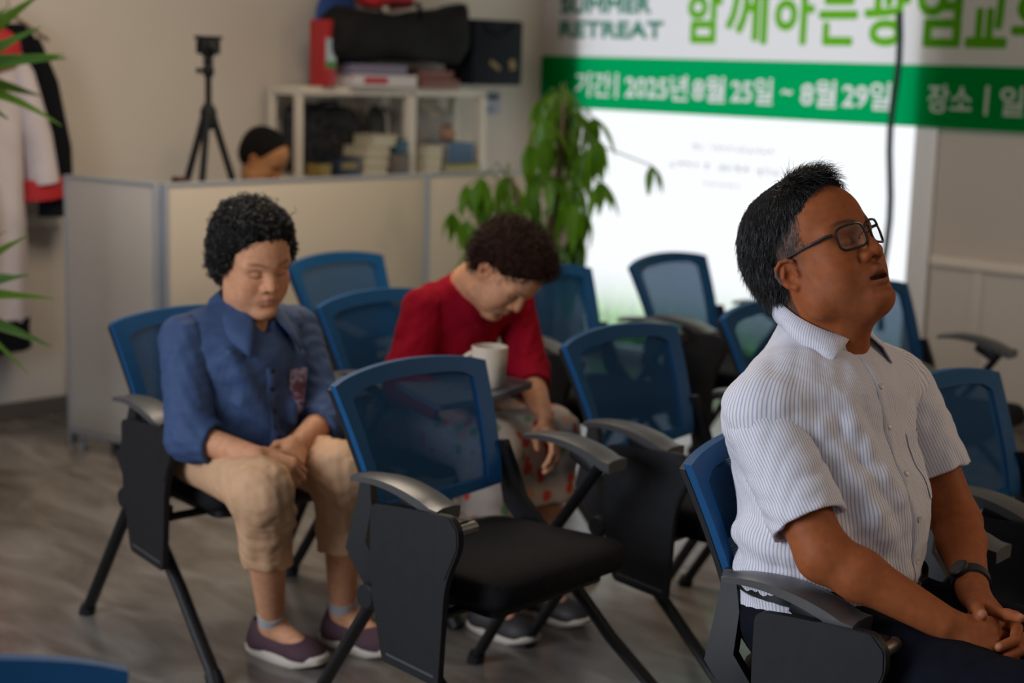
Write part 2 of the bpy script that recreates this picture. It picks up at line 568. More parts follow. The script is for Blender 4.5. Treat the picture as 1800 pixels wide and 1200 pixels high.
    def seat_z(px, pz):
        return pz + (0.010 * (px / 0.19) if px > 0 else 0.004 * (-px / 0.2)) - (0.016 * max(0, (px - 0.13) / 0.055) ** 2 if pz > 0.40 else 0)
    for sc, z in lay:
        for p in poly:
            px, py = cx + (p[0] - cx) * sc, p[1] * sc
            vs.append((px, py, seat_z(px, z)))
    for i in range(len(lay) - 1):
        for k in range(N):
            a, c = i * N + k, i * N + (k + 1) % N
            fs.append((a, c, c + N, a + N))
    fs.append(tuple(range(N))[::-1])
    MB().add(vs, fs).build('seat', m_seat, r, True, 60)
    MB().prism(rounded([(-0.17, -0.17), (0.14, -0.19), (0.14, 0.19), (-0.17, 0.17)], 0.03), (0, 0, 0.352), (1, 0, 0), (0, 1, 0), (0, 0, 0.022)).build('seat_pan', m_black, r, True, 30)
    MB().tube([(-0.115, -0.27, 0.362), (-0.115, 0.27, 0.362)], 0.014, 10).build('cross_tube', m_blackm, r)
    MB().tube([(0.03, -0.262, 0.345), (0.03, 0.262, 0.345)], 0.011, 10).build('cross_tube', m_blackm, r)
    # writing tablet on the right arm
    shape = [(-0.088, 0.583), (-0.02, 0.590), (0.132, 0.598), (0.156, 0.575), (0.158, 0.535), (0.122, 0.455), (0.110, 0.236), (-0.048, 0.252), (-0.088, 0.42)]
    rad = [0.02, 0.02, 0.012, 0.02, 0.03, 0.06, 0.012, 0.014, 0.08]
    sect = [(0.062, 0.5935), (0.128, 0.5965), (0.152, 0.573), (0.154, 0.536), (0.121, 0.462), (0.098, 0.52)]
    if not tablet_up:
        tb = MB().prism(rounded(shape, rad), (0, -0.312, 0), (1, 0, 0), (0, 0, 1), (0, -0.016, 0)).build('writing_tablet', m_black, r, True, 30)
        MB().prism(rounded(sect, 0.006), (0, -0.328, 0), (1, 0, 0), (0, 0, 1), (0, -0.0022, 0)).build('front_section', m_black, tb, True, 30)
        MB().prism([(-0.036, 0.268), (0.098, 0.254), (0.098, 0.259), (-0.036, 0.273)], (0, -0.3275, 0), (1, 0, 0), (0, 0, 1), (0, -0.0015, 0)).build('grip_slot', m_pad, tb, False)
        MB().tube([(0.140, -0.312, 0.566), (0.140, -0.262, 0.566)], 0.013, 14).build('hinge', m_hinge, tb)
        MB().box((0.08, -0.292, 0.575), (0.12, 0.03, 0.018), bev=0.004).build('hinge_arm', m_black, r)
    else:
        # raised: the board lies level over the lap, above the armrests
        sh = [(0.10, -0.36), (0.43, -0.52), (0.45, -0.33), (0.40, -0.11), (0.20, -0.12)]
        tb = MB().prism(rounded(sh, 0.025), (0, 0, 0.640), (1, 0, 0), (0, 1, 0), (0, 0, 0.016)).build('writing_tablet', m_board, r, True, 30)
        MB().tube([(0.16, -0.30, 0.628), (0.16, -0.24, 0.628)], 0.013, 14).build('hinge', m_hinge, tb)
        MB().tube([(0.06, -0.295, 0.58), (0.10, -0.295, 0.60), (0.14, -0.29, 0.63)], 0.012, 10).build('hinge_arm', m_black, r)
    return r

CH = 0.96
CHAIRS = dict(   # x, y, heading in degrees
    W=(-3.331, 2.512, -4.1), C1=(-2.386, 2.484, 3.9), C2=(-2.421, 3.263, 3.8), M=(-1.458, 2.533, 4.5),
    B1=(-4.075, 3.698, 9.3), B2=(-3.285, 3.178, 4.1), B3=(-3.429, 4.017, 0.0), B4=(-3.415, 4.715, 5.7),
    B5=(-2.459, 3.975, 4.0), B6=(-2.524, 4.66, 5.1), C5=(-1.527, 3.353, 1.6))
CH_LABEL = dict(
    W='blue mesh chair carrying the woman in the navy shirt',
    C1='empty blue mesh chair with folded black tablet, in front of the navy-shirted woman',
    C2='empty blue mesh chair directly left of the man in white, its black tablet folded',
    M='blue mesh chair carrying the man in the striped white shirt',
    B1='empty blue mesh chair in the back row, close to the cream partition',
    B2='blue mesh chair with raised tablet carrying the woman in red',
    B3='blue mesh chair behind the head of the woman in red',
    B4='empty blue mesh chair standing against the bright frosted window, nearest to the glass',
    B5="blue mesh chair half hidden behind the seated man's back and shoulder",
    B6="blue mesh chair beyond the man's chin, its armrest outlined on the wainscot",
    C5="blue mesh chair next to the seated man, beyond his far sleeve")
CHAIR_OBJ = {}
proto = make_chair('tablet_chair')
proto_up = make_chair('tablet_chair', True)
first = True
for k_, (x, y, a) in CHAIRS.items():
    if k_ == 'B2':
        o = proto_up
    elif first:
        o, first = proto, False
    else:
        o = copy_tree(proto)
    o.location = (x, y, 0)
    o.rotation_euler = (0, 0, math.radians(a))
    tag(o, CH_LABEL[k_], 'chair', 'blue mesh tablet chairs')
    CHAIR_OBJ[k_] = o
# ------------------------------------------------------------------ chair turned sideways close to the camera
o = copy_tree(proto)
o.location = (-1.3765, 0.6425, 0)
o.rotation_euler = (0, 0, math.radians(-24))
tag(o, 'nearest blue mesh chair, only its back rim showing, away from the other rows', 'chair', 'blue mesh tablet chairs')

# ------------------------------------------------------------------ partition booth
m_panel = mat('partition_fabric', (0.53, 0.46, 0.365), 0.9, noise=(240, (0.475, 0.41, 0.325), 0.7), bump=(500, 0.25, 0.001))
m_panel2 = mat('partition_laminate', (0.48, 0.43, 0.38), 0.6, noise=(3, (0.45, 0.40, 0.35), 0.6))
m_alu = mat('partition_aluminium', (0.36, 0.38, 0.42), 0.4, metal=0.35)
PT = 1.03
def partition(name, label, a, c, m, top=PT):
    a, c = Vector((*a, 0)), Vector((*c, 0))
    d = c - a
    L_, ang = d.length, math.atan2(d.y, d.x)
    r = thing(name, label, 'partition', a, ang)
    MB().box((L_ / 2, 0, (top + 0.07) / 2), (L_ - 0.028, 0.036, top - 0.082), bev=0.003).build('panel', m, r)
    for x in (0.007, L_ - 0.007):
        MB().box((x, 0, top / 2 + 0.005), (0.014, 0.042, top - 0.01), bev=0.003).build('post', m_alu, r)
    MB().box((L_ / 2, 0, top - 0.007), (L_ - 0.028, 0.042, 0.014), bev=0.003).build('top_rail', m_alu, r)
    MB().box((L_ / 2, 0, 0.064), (L_ - 0.028, 0.042, 0.016), bev=0.003).build('bottom_rail', m_alu, r)
    for x in (0.06, L_ - 0.06):
        MB().lathe([(0.022, 0.0), (0.022, 0.012), (0.010, 0.018), (0.010, 0.05)], (x, 0, 0), 14).build('foot', m_alu, r)
    return r
partition('office_partition', 'greyish short partition panel at the end of the booth, beside the hanging robes', (-5.375, 3.205), (-4.903, 3.288), m_panel2)
partition('office_partition', 'wide cream partition panel directly behind the curly-haired woman', (-4.887, 3.292), (-4.887, 4.555), m_panel)
partition('office_partition', 'cream partition panel reaching behind the pachira plant', (-4.887, 4.558), (-4.887, 5.30), m_panel)

m_wood = mat('desk_wood', (0.36, 0.25, 0.15), 0.5, noise=(7, (0.28, 0.19, 0.11), 0.7))
m_steel = mat('grey_steel', (0.33, 0.33, 0.34), 0.4, metal=0.5)
r = thing('desk', 'wooden desk standing inside the partition booth, under the camera tripod', 'desk', (-5.12, 3.86, 0))
MB().box((0, 0, 0.725), (0.40, 1.15, 0.03), bev=0.004).build('desk_top', m_wood, r)
for sx_ in (-0.16, 0.16):
    for sy_ in (-0.52, 0.52):
        MB().box((sx_, sy_, 0.355), (0.035, 0.035, 0.71), bev=0.004).build('leg', m_steel, r)

# camera tripod on the desk
m_tri = mat('tripod_black', (0.008, 0.009, 0.010), 0.55, spec=0.2)
TZ = 0.74
r = thing('camera_tripod', 'black tabletop tripod with a small camera, rising above the booth partition', 'tripod', (-5.17, 3.690, TZ - 0.0))
hub = Vector((0, 0, 0.52))
for a in (200, 75, -50):
    a = math.radians(a)
    ft = Vector((0.20 * math.cos(a), 0.20 * math.sin(a), 0.0))
    md = hub.lerp(ft, 0.5)
    lg = MB().tube([hub + Vector((0.016 * math.cos(a), 0.016 * math.sin(a), 0)), md], 0.014, 10).tube([md, ft + Vector((0, 0, 0.01))], 0.010, 10).build('leg', m_tri, r)
    MB().lathe([(0.016, 0), (0.016, 0.012), (0.010, 0.022)], (ft.x, ft.y, 0), 12).build('foot_cap', m_tri, lg)
MB().lathe([(0.012, 0.46), (0.03, 0.48), (0.032, 0.53), (0.02, 0.555), (0.0125, 0.56), (0.0125, 0.705), (0.02, 0.71), (0.02, 0.725), (0.0, 0.73)], (0, 0, 0), 16).build('centre_column', m_tri, r)
hd = MB().lathe([(0.016, 0.66), (0.022, 0.67), (0.022, 0.695), (0.012, 0.71), (0.012, 0.73), (0.024, 0.735), (0.024, 0.745)], (0.0, 0, 0), 14).build('ball_head', m_tri, r)
MB().tube([(0, -0.02, 0.682), (0, -0.05, 0.682)], [0.006, 0.011], 10).build('lock_knob', m_tri, hd)
cm = MB().box((0, 0, 0.772), (0.045, 0.085, 0.056), bev=0.006).build('camera_body', m_tri, r)
MB().lathe([(0.019, 0.0), (0.019, 0.022), (0.014, 0.026), (0.0, 0.022)], (0.02, 0.0, 0.772), 18, Matrix.Rotation(PI / 2, 3, 'Y')).build('lens', m_black, cm)
MB().box((0.0, 0.0, 0.806), (0.03, 0.115, 0.012), bev=0.003).build('top_plate', m_tri, cm)
# dark bottle on the desk
m_bot = mat('brown_glass', (0.045, 0.012, 0.008), 0.15)
m_label = mat('bottle_label', (0.38, 0.33, 0.36), 0.6)
r = thing('bottle', 'small dark brown bottle beside the tripod on the booth desk', 'bottle', (-5.05, 3.475, TZ))
MB().lathe([(0.036, 0), (0.040, 0.006), (0.040, 0.20), (0.034, 0.235), (0.024, 0.262)], (0, 0, 0), 20).build('glass', m_bot, r)
MB().lathe([(0.027, 0.258), (0.030, 0.262), (0.030, 0.292), (0.026, 0.297), (0, 0.297)], (0, 0, 0), 18).build('cap', m_bot, r)
MB().lathe([(0.0405, 0.07), (0.0408, 0.075), (0.0408, 0.17), (0.0405, 0.175)], (0, 0, 0), 20).build('label_band', m_label, r)

# ------------------------------------------------------------------ bookshelf and what it holds
m_shelf = mat('shelf_cream', (0.62, 0.55, 0.46), 0.5)
SY0, SY1, SYM, SX0, SX1 = 4.52, 5.68, 5.19, -5.89, -5.66
N0_ = len(bpy.data.objects)
r = thing('bookshelf', 'cream open bookshelf standing against the back wall behind the booth', 'bookshelf', (SX1, (SY0 + SY1) / 2, 0))
oy = (SY0 + SY1) / 2
dep_ = SX1 - SX0
for z in (0.08, 0.52, 0.955, 1.352):
    MB().box((-dep_ / 2, 0, z - 0.014), (dep_, SY1 - SY0, 0.03 if z < 1.3 else 0.04), bev=0.003).build('shelf_board', m_shelf, r)
for y, w_ in ((SY0 + 0.012, 0.025), (SYM, 0.05), (SY1 - 0.02, 0.04)):
    MB().box((-0.02, y - oy, 0.665), (0.04, w_, 1.33), bev=0.003).build('upright', m_shelf, r)
    MB().box((-dep_ + 0.02, y - oy, 0.665), (0.04, w_, 1.33), bev=0.003).build('upright', m_shelf, r)
m_bkblue = mat('blue_cover', (0.05, 0.12, 0.22), 0.5)
m_olive = mat('olive_cover', (0.30, 0.27, 0.10), 0.6)
m_page = mat('book_pages', (0.56, 0.50, 0.37), 0.8, noise=(90, (0.46, 0.40, 0.29), 0.6))
def book(label, c, s, m, group, rz=0.0):
    r = thing('book', label, 'book', (c[0], c[1], c[2]), rz, group)
    sx_, sy_, h = s
    MB().box((0, 0, 0.0025), (sx_, sy_, 0.005)).box((0, 0, h - 0.0025), (sx_, sy_, 0.005)).box(((1 if m in (m_bkblue, m_olive) else -1) * (sx_ / 2 - 0.002), 0, h / 2), (0.004, sy_, h)).build('cover', m, r, False)
    MB().box((0.0, 0, h / 2), (sx_ - 0.010, sy_ - 0.010, h - 0.010)).build('page_block', m_page, r, False)
    return r
m_cream = mat('cream_cover', (0.56, 0.50, 0.36), 0.6)
m_brn = mat('brown_cover', (0.13, 0.10, 0.085), 0.6)
zs = 0.957
hs = [0.046, 0.044, 0.040]
z = zs
for k, h in enumerate(hs):
    book(['thick cream book at the foot of the stack in the left shelf bay', 'thick cream book in the middle of the left bay stack', 'thick cream book third up in the left bay stack'][k], (-5.70, 4.905 + 0.006 * k, z), (0.17, 0.155, h), m_cream, 'cream books in the left bay', 0.03 * k)
    z += h + 0.001
book('cream book on top of the left bay stack, slid to one side', (-5.70, 4.965, z), (0.17, 0.145, 0.05), m_cream, 'cream books in the left bay', -0.06)
z = zs
for k, h in enumerate((0.042, 0.04, 0.045)):
    book(['cream book lowest of the small stack in the right shelf bay', 'cream book midway in the small stack of the right shelf bay', 'cream book topmost of the small stack in the right shelf bay'][k], (-5.68, 5.255 + 0.004 * k, z), (0.15, 0.105, h), m_cream, 'cream books in the right bay', 0.02)
    z += h + 0.001
book('olive yellow book lying under the blue ones in the right shelf bay', (-5.70, 5.455, zs), (0.18, 0.22, 0.045), m_olive, 'books in the right bay')
z = zs + 0.046
for k, h in enumerate((0.032, 0.03, 0.032)):
    book(['blue book just above the olive one in the right shelf bay', 'blue book second of the three blue ones in the right bay', 'blue book uppermost of the three in the right bay'][k], (-5.70, 5.44, z), (0.17, 0.175, h), m_bkblue, 'books in the right bay', 0.015 * k)
    z += h + 0.001
def carton(name, label, cat, c, s, m, m2=None, rz=0.0, group=None):
    r = thing(name, label, cat, c, rz, group)
    MB().box((0, 0, s[2] / 2), s, bev=min(s) * 0.06).build('body', m, r)
    MB().box((0, 0, s[2] - 0.006), (s[0] * 1.012, s[1] * 1.012, 0.012), bev=0.002).build('lid', m2 or m, r)
    return r
m_yel = mat('yellow_print', (0.28, 0.20, 0.05), 0.6)
m_dkblue = mat('dark_blue_card', (0.018, 0.028, 0.06), 0.5)
m_teal = mat('teal_card', (0.02, 0.08, 0.11), 0.5)
carton('carton', 'low brown carton next to the cream stack in the left shelf bay', 'box', (-5.68, 5.046, zs + 0.001), (0.17, 0.105, 0.095), m_brn)
carton('carton', 'flat teal box lying on the low brown carton', 'box', (-5.68, 5.056, zs + 0.098), (0.15, 0.075, 0.06), m_teal)
c_ = carton('carton', 'small dark blue box with yellow print at the foot of the left bay', 'box', (-5.65, 4.735, zs), (0.10, 0.14, 0.085), m_dkblue)
MB().box((0.0508, 0, 0.05), (0.001, 0.09, 0.028)).build('print_patch', m_yel, c_, False)
carton('carton', 'small yellow box lying in the corner of the left shelf bay', 'box', (-5.65, 4.60, zs), (0.09, 0.07, 0.06), m_yel)

# crumpled dark speckled cloth bundle in the left bay
def blob(c, r3, seed, amp, freq, nu=28, nv=18, flat_bottom=True):
    rn = random.Random(seed)
    ph = [[rn.uniform(0, 6.28) for _ in range(3)] for _ in range(6)]
    dr = [[rn.uniform(-freq, freq) for _ in range(3)] for _ in range(6)]
    vs, fs = [], []
    for i in range(nv + 1):
        th = PI * i / nv
        for k in range(nu):
            a = 2 * PI * k / nu
            d = Vector((math.sin(th) * math.cos(a), math.sin(th) * math.sin(a), math.cos(th)))
            e = [math.copysign(abs(q) ** 0.7, q) for q in d]
            s = 1 + amp * sum(math.sin(dr[q][0] * d.x + dr[q][1] * d.y + dr[q][2] * d.z + ph[q][0]) for q in range(6)) / 6
            p = Vector((e[0] * r3[0] * s, e[1] * r3[1] * s, e[2] * r3[2] * s))
            if flat_bottom:
                p.z = max(p.z, -r3[2] * 0.93)
            vs.append(p + Vector(c))
    for i in range(nv):
        for k in range(nu):
            a, b_ = i * nu + k, i * nu + (k + 1) % nu
            fs.append((a, b_, b_ + nu, a + nu))
    return vs, fs
m_speck = mat('speckled_cloth', (0.010, 0.010, 0.012), 0.9, spec=0.1, noise=(42, (0.075, 0.075, 0.08), 0.6, 5))
m_dgrey = mat('dark_grey_cloth', (0.03, 0.03, 0.03), 0.9, spec=0.1, noise=(14, (0.07, 0.07, 0.066), 0.9))
r = thing('cloth_bag', 'black speckled cloth bag filling the left bay of the bookshelf', 'bag', (-5.80, 4.745, zs))
vs, fs = blob((0, 0, 0.160), (0.034, 0.245, 0.172), 4, 0.2, 5)
MB().add(vs, fs).build('body', m_speck, r, True, 80)
MB().tube([(0.03, -0.10, 0.28), (0.05, -0.06, 0.325), (0.05, 0.03, 0.33), (0.03, 0.08, 0.28)], 0.010, 8).build('handle', m_speck, r)
r = thing('cloth_bundle', 'dark grey cloth bundle behind the cream books in the left bay', 'bag', (-5.80, 5.06, zs))
vs, fs = blob((0, 0, 0.15), (0.030, 0.052, 0.155), 9, 0.22, 5)
MB().add(vs, fs).build('body', m_dgrey, r, True, 80)
MB().tube([(0.05, -0.03, 0.27), (0.07, 0.0, 0.31), (0.05, 0.03, 0.28)], 0.008, 8).build('knot', m_dgrey, r)
m_ppr = mat('grey_paper', (0.36, 0.33, 0.31), 0.8, noise=(9, (0.26, 0.23, 0.21), 0.7))
for k in range(3):
    r = thing('folder', ['grey document folder leaning at the back of the right shelf bay, outermost', 'grey document folder leaning second in the right shelf bay', 'grey document folder leaning hindmost in the right shelf bay'][k], 'folder', (-5.865 + 0.022 * k, 5.36 + 0.02 * k, zs), 0, 'folders in the right bay')
    MB().box((0, 0, 0.15), (0.012, 0.34, 0.30 - 0.02 * k), bev=0.002).build('cover', m_ppr, r)
    MB().box((0.004, 0.05, 0.31 - 0.02 * k), (0.006, 0.07, 0.03)).build('tab', m_page, r)
m_or = mat('orange_ball', (0.38, 0.17, 0.09), 0.6, noise=(20, (0.30, 0.2, 0.14), 0.8))
r = thing('jar', 'small round orange jar standing on the blue books in the right bay', 'jar', (-5.70, 5.43, zs + 0.145))
MB().lathe([(0.022, 0), (0.036, 0.012), (0.042, 0.035), (0.034, 0.058), (0.022, 0.066)], (0, 0, 0), 20).build('body', m_or, r)
MB().lathe([(0.024, 0.064), (0.026, 0.068), (0.026, 0.082), (0, 0.084)], (0, 0, 0), 18).build('lid', m_brn, r)

# on top of the shelf
zt = 1.358
m_red = mat('red_card', (0.42, 0.018, 0.022), 0.5)
m_lblue = mat('pale_blue_print', (0.45, 0.55, 0.60), 0.5)
m_grn = mat('green_print', (0.05, 0.22, 0.05), 0.5)
r = thing('detergent_box', 'tall red carton with a pale blue picture at the end of the shelf top', 'box', (-5.66, 4.625, zt))
MB().box((0, 0, 0.145), (0.11, 0.066, 0.29), bev=0.004).build('body', m_red, r)
MB().box((0.0555, 0.0, 0.16), (0.002, 0.056, 0.10)).build('picture', m_lblue, r, False)
MB().box((0.0558, 0.0, 0.095), (0.002, 0.058, 0.03)).build('picture_foot', m_grn, r, False)
m_bluecl = mat('blue_cloth', (0.016, 0.05, 0.20), 0.8, noise=(14, (0.02, 0.07, 0.26), 0.8))
m_redcl = mat('red_cloth', (0.50, 0.012, 0.016), 0.8, noise=(14, (0.34, 0.01, 0.014), 0.8))
m_blackcl = mat('black_nylon', (0.009, 0.0085, 0.008), 0.7, spec=0.15, noise=(16, (0.014, 0.013, 0.012), 0.8), bump=(30, 0.5, 0.006))
m_wht = mat('white_card', (0.62, 0.56, 0.55), 0.6)
m_pur = mat('mauve_card', (0.19, 0.16, 0.24), 0.6)
m_rb = mat('red_brown_card', (0.20, 0.075, 0.06), 0.6)
c_ = carton('board_game_box', 'flat white box with red print lowest on the shelf top', 'box', (-5.68, 4.935, zt), (0.18, 0.385, 0.055), m_wht, m_wht)
MB().box((0.0912, -0.06, 0.03), (0.001, 0.14, 0.03)).build('print_patch', m_red, c_, False)
carton('board_game_box', 'flat mauve box lying on the white one under the long black bag', 'box', (-5.68, 4.90, zt + 0.057), (0.17, 0.34, 0.045), m_pur)
carton('carton', 'flat reddish brown box lying on the shelf top beside the white box', 'box', (-5.70, 5.285, zt), (0.20, 0.24, 0.04), m_rb)
carton('carton', 'reddish brown box resting on another under the end of the black bag', 'box', (-5.71, 5.275, zt + 0.041), (0.19, 0.21, 0.038), m_rb)
r = thing('holdall', 'long slumped black holdall lying over the boxes on the shelf', 'bag', (-5.655, 5.045, 1.466))
ni, nj = 26, 22
P = []
for i in range(ni):
    t = i / (ni - 1)
    y = -0.42 + 0.84 * t
    zc = 0.13 - 0.022 * math.sin(PI * t) + 0.02 * t
    hz = (0.128 + 0.032 * t ** 2 - 0.03 * math.sin(PI * t)) * (1 - max(0, abs(2 * t - 1) - 0.9) * 3)
    hx = 0.125 * (1 - max(0, abs(2 * t - 1) - 0.85) * 4)
    row = []
    for j in range(nj):
        a = 2 * PI * j / nj
        ca, sa = math.cos(a), math.sin(a)
        k = 1 + 0.05 * math.sin(5 * a + 9 * t) + 0.04 * math.sin(17 * t + 2 * a)
        row.append((math.copysign(abs(ca) ** 0.75, ca) * hx * k, y + 0.02 * sa, max(0.0, zc + math.copysign(abs(sa) ** 0.75, sa) * hz * k)))
    P.append(row)
vs = [p for row in P for p in row]
fs = [(i * nj + j, i * nj + (j + 1) % nj, (i + 1) * nj + (j + 1) % nj, (i + 1) * nj + j) for i in range(ni - 1) for j in range(nj)]
fs += [tuple(range(nj)), tuple((ni - 1) * nj + j for j in range(nj))[::-1]]
MB().add(vs, fs).build('body', m_blackcl, r, True, 80)
MB().tube([(0.06, -0.16, 0.22), (0.10, -0.12, 0.27), (0.10, 0.05, 0.27), (0.06, 0.10, 0.22)], 0.012, 8, flat=0.5).build('handle', m_blackcl, r)
MB().box((0.12, -0.17, 0.24), (0.006, 0.03, 0.02), bev=0.002).build('label', m_page, r)
r = thing('folded_cloth', 'blue folded cloth bundle behind the black holdall on the shelf', 'cloth', (-5.835, 4.85, zt + 0.0))
vs, fs = blob((0, 0, 0.21), (0.030, 0.13, 0.225), 21, 0.12, 4)
MB().add(vs, fs).build('body', m_bluecl, r, True, 80)
MB().tube([(0.03, -0.08, 0.41), (0.045, 0, 0.425), (0.03, 0.08, 0.41)], 0.012, 8).build('fold', m_bluecl, r)
r = thing('folded_cloth', 'bright red cloth lying on top of the black holdall', 'cloth', (-5.72, 5.03, 1.712))
vs, fs = blob((0, 0, 0.045), (0.10, 0.13, 0.05), 13, 0.16, 5)
MB().add(vs, fs).build('body', m_redcl, r, True, 80)
MB().tube([(0.09, -0.09, 0.03), (0.105, 0, 0.02), (0.09, 0.09, 0.03)], 0.012, 8).build('fold', m_redcl, r)
# (positions above were set out for a deeper shelf)
# dark tote hanging from the end of the shelf
m_navy = mat('dark_navy_vinyl', (0.006, 0.007, 0.011), 0.6, spec=0.15)
m_gold = mat('gold_print', (0.23, 0.14, 0.06), 0.5)
r = thing('tote_bag', 'dark navy box-shaped tote bag with gold print at the corner end of the shelf', 'bag', (-5.70, 5.690, 1.375))
P = MB().box((0, 0, 0.155), (0.20, 0.345, 0.31), bev=0.012)
P.build('body', m_navy, r)
MB().box((0.101, -0.02, 0.095), (0.001, 0.075, 0.022), rot=Matrix.Rotation(-0.5, 3, 'X')).build('print_patch', m_gold, r, False)
MB().box((0.101, 0.10, 0.10), (0.001, 0.04, 0.05), rot=Matrix.Rotation(0.3, 3, 'X')).build('print_patch', m_gold, r, False)
for s in (-1, 1):
    MB().tube([(0.098 * s, -0.09, 0.305), (0.108 * s, -0.085, 0.27), (0.108 * s, 0.0, 0.235), (0.108 * s, 0.085, 0.27), (0.098 * s, 0.09, 0.305)], 0.006, 8).build('handle', m_navy, r)
m_notice = mat('notice_paper', (0.40, 0.41, 0.48), 0.7)
r = thing('wall_notice', 'small bluish paper notice stuck on the wall below the navy tote', 'notice', (WX + 0.004, 6.01, 1.22))
MB().box((0, 0, 0.06), (0.003, 0.11, 0.12)).build('sheet', m_notice, r, False)
MB().box((0.002, 0, 0.09), (0.001, 0.085, 0.03)).build('print_patch', m_dkblue, r, False)
MB().box((0.012, 0, 0.02), (0.02, 0.05, 0.012)).build('clip', m_steel, r, False)

for o in list(COL.objects):
    if o.parent is None and o.location.x < -5.6 and 4.4 < o.location.y < 5.6 and o.location.z > 0.9:
        o.location.x = max(o.location.x - 0.03, -5.90)
        o.location.y *= 1.0107
# ------------------------------------------------------------------ banner
def filter_mat(name, color, diff, t=0.8):
    """printed ink: tints what shines through the cloth, with a thin opaque body"""
    m = bpy.data.materials.new(name)
    m.use_nodes = True
    n, l = nodes_of(m)
    n.remove(n['Principled BSDF'])
    a = n.new('ShaderNodeBsdfTransparent')
    a.inputs['Color'].default_value = (*color, 1)
    d = n.new('ShaderNodeBsdfDiffuse')
    d.inputs['Color'].default_value = (*diff, 1)
    x = n.new('ShaderNodeMixShader')
    x.inputs['Fac'].default_value = t
    l.new(d.outputs['BSDF'], x.inputs[1])
    l.new(a.outputs['BSDF'], x.inputs[2])
    l.new(x.outputs['Shader'], n['Material Output'].inputs['Surface'])
    return m
m_ban = bpy.data.materials.new('banner_cloth')
m_ban.use_nodes = True
n, l = nodes_of(m_ban)
n.remove(n['Principled BSDF'])
d_ = n.new('ShaderNodeBsdfDiffuse')
d_.inputs['Color'].default_value = (0.74, 0.68, 0.64, 1)
t_ = n.new('ShaderNodeBsdfTranslucent')
t_.inputs['Color'].default_value = (0.93, 0.93, 0.95, 1)
x_ = n.new('ShaderNodeMixShader')
x_.inputs['Fac'].default_value = 0.62
l.new(d_.outputs['BSDF'], x_.inputs[1])
l.new(t_.outputs['BSDF'], x_.inputs[2])
l.new(x_.outputs['Shader'], n['Material Output'].inputs['Surface'])
m_gband = filter_mat('green_ink', (0.0, 0.56, 0.17), (0.0, 0.13, 0.04), 0.88)
m_lime = filter_mat('lime_ink', (0.20, 0.62, 0.025), (0.20, 0.42, 0.02), 0.85)
m_dgreen = filter_mat('dark_green_ink', (0.09, 0.36, 0.24), (0.05, 0.2, 0.13), 0.8)
m_wlet = mat('white_ink', (0.80, 0.80, 0.76), 0.7)
n, l = nodes_of(m_wlet)
t_ = n.new('ShaderNodeBsdfTranslucent')
t_.inputs['Color'].default_value = (0.9, 0.95, 0.9, 1)
tr = n.new('ShaderNodeBsdfTransparent')
tr.inputs['Color'].default_value = (0.9, 0.95, 0.9, 1)
x_ = n.new('ShaderNodeMixShader')
x_.inputs['Fac'].default_value = 0.45
l.new(n['Principled BSDF'].outputs['BSDF'], x_.inputs[1])
l.new(t_.outputs['BSDF'], x_.inputs[2])
l.new(x_.outputs['Shader'], n['Material Output'].inputs['Surface'])

BY = 6.352
BX0, BX1, BZ0, BZ1 = -5.925, -1.9, 1.262, 2.12
ban = thing('banner', 'long printed cloth banner with lime lettering and a green date band across the window', 'banner', (BX0, BY, BZ0))
def sag(x, z):
    return 0.006 * math.sin(x * 2.3) * (1 - (z - BZ0) / 0.9)
G = [[(BX0 + (BX1 - BX0) * i / 60 - BX0, sag(BX0 + (BX1 - BX0) * i / 60, BZ0 + (BZ1 - BZ0) * j / 8), (BZ1 - BZ0) * j / 8) for j in range(9)] for i in range(61)]
MB().grid(G).build('cloth', m_ban, ban, True, 80)
# green band with the white lettering on it; the inks sit a hair in front of the cloth
def text_mesh(text, x0, x1, z0, z1, weight):
    c = bpy.data.curves.new('text', 'FONT')
    c.body, c.size, c.offset, c.resolution_u, c.fill_mode = text, 1.0, weight, 3, 'FRONT'
    t = bpy.data.objects.new('text', c)
    COL.objects.link(t)
    me = bpy.data.meshes.new_from_object(t.evaluated_get(bpy.context.evaluated_depsgraph_get()))
    bpy.data.objects.remove(t)
    bpy.data.curves.remove(c)
    co = np.empty(len(me.vertices) * 3)
    me.vertices.foreach_get('co', co)
    co = co.reshape(-1, 3)
    lo, hi = co.min(0), co.max(0)
    X = x0 + (co[:, 0] - lo[0]) * (x1 - x0) / (hi[0] - lo[0])
    Z = z0 + (co[:, 1] - lo[1]) * (z1 - z0) / (hi[1] - lo[1])
    F = [tuple(p.vertices) for p in me.polygons]
    bpy.data.meshes.remove(me)
    return X, Z, F
from mathutils.geometry import delaunay_2d_cdt
def inside_any(tri, c):
    A_, B_, C_ = tri[:, 0], tri[:, 1], tri[:, 2]
    cr_ = lambda p, q: (q[:, 0] - p[:, 0]) * (c[1] - p[:, 1]) - (q[:, 1] - p[:, 1]) * (c[0] - p[:, 0])
    u, v, w_ = cr_(A_, B_), cr_(B_, C_), cr_(C_, A_)
    return bool((((u > 0) & (v > 0) & (w_ > 0)) | ((u < 0) & (v < 0) & (w_ < 0))).any())
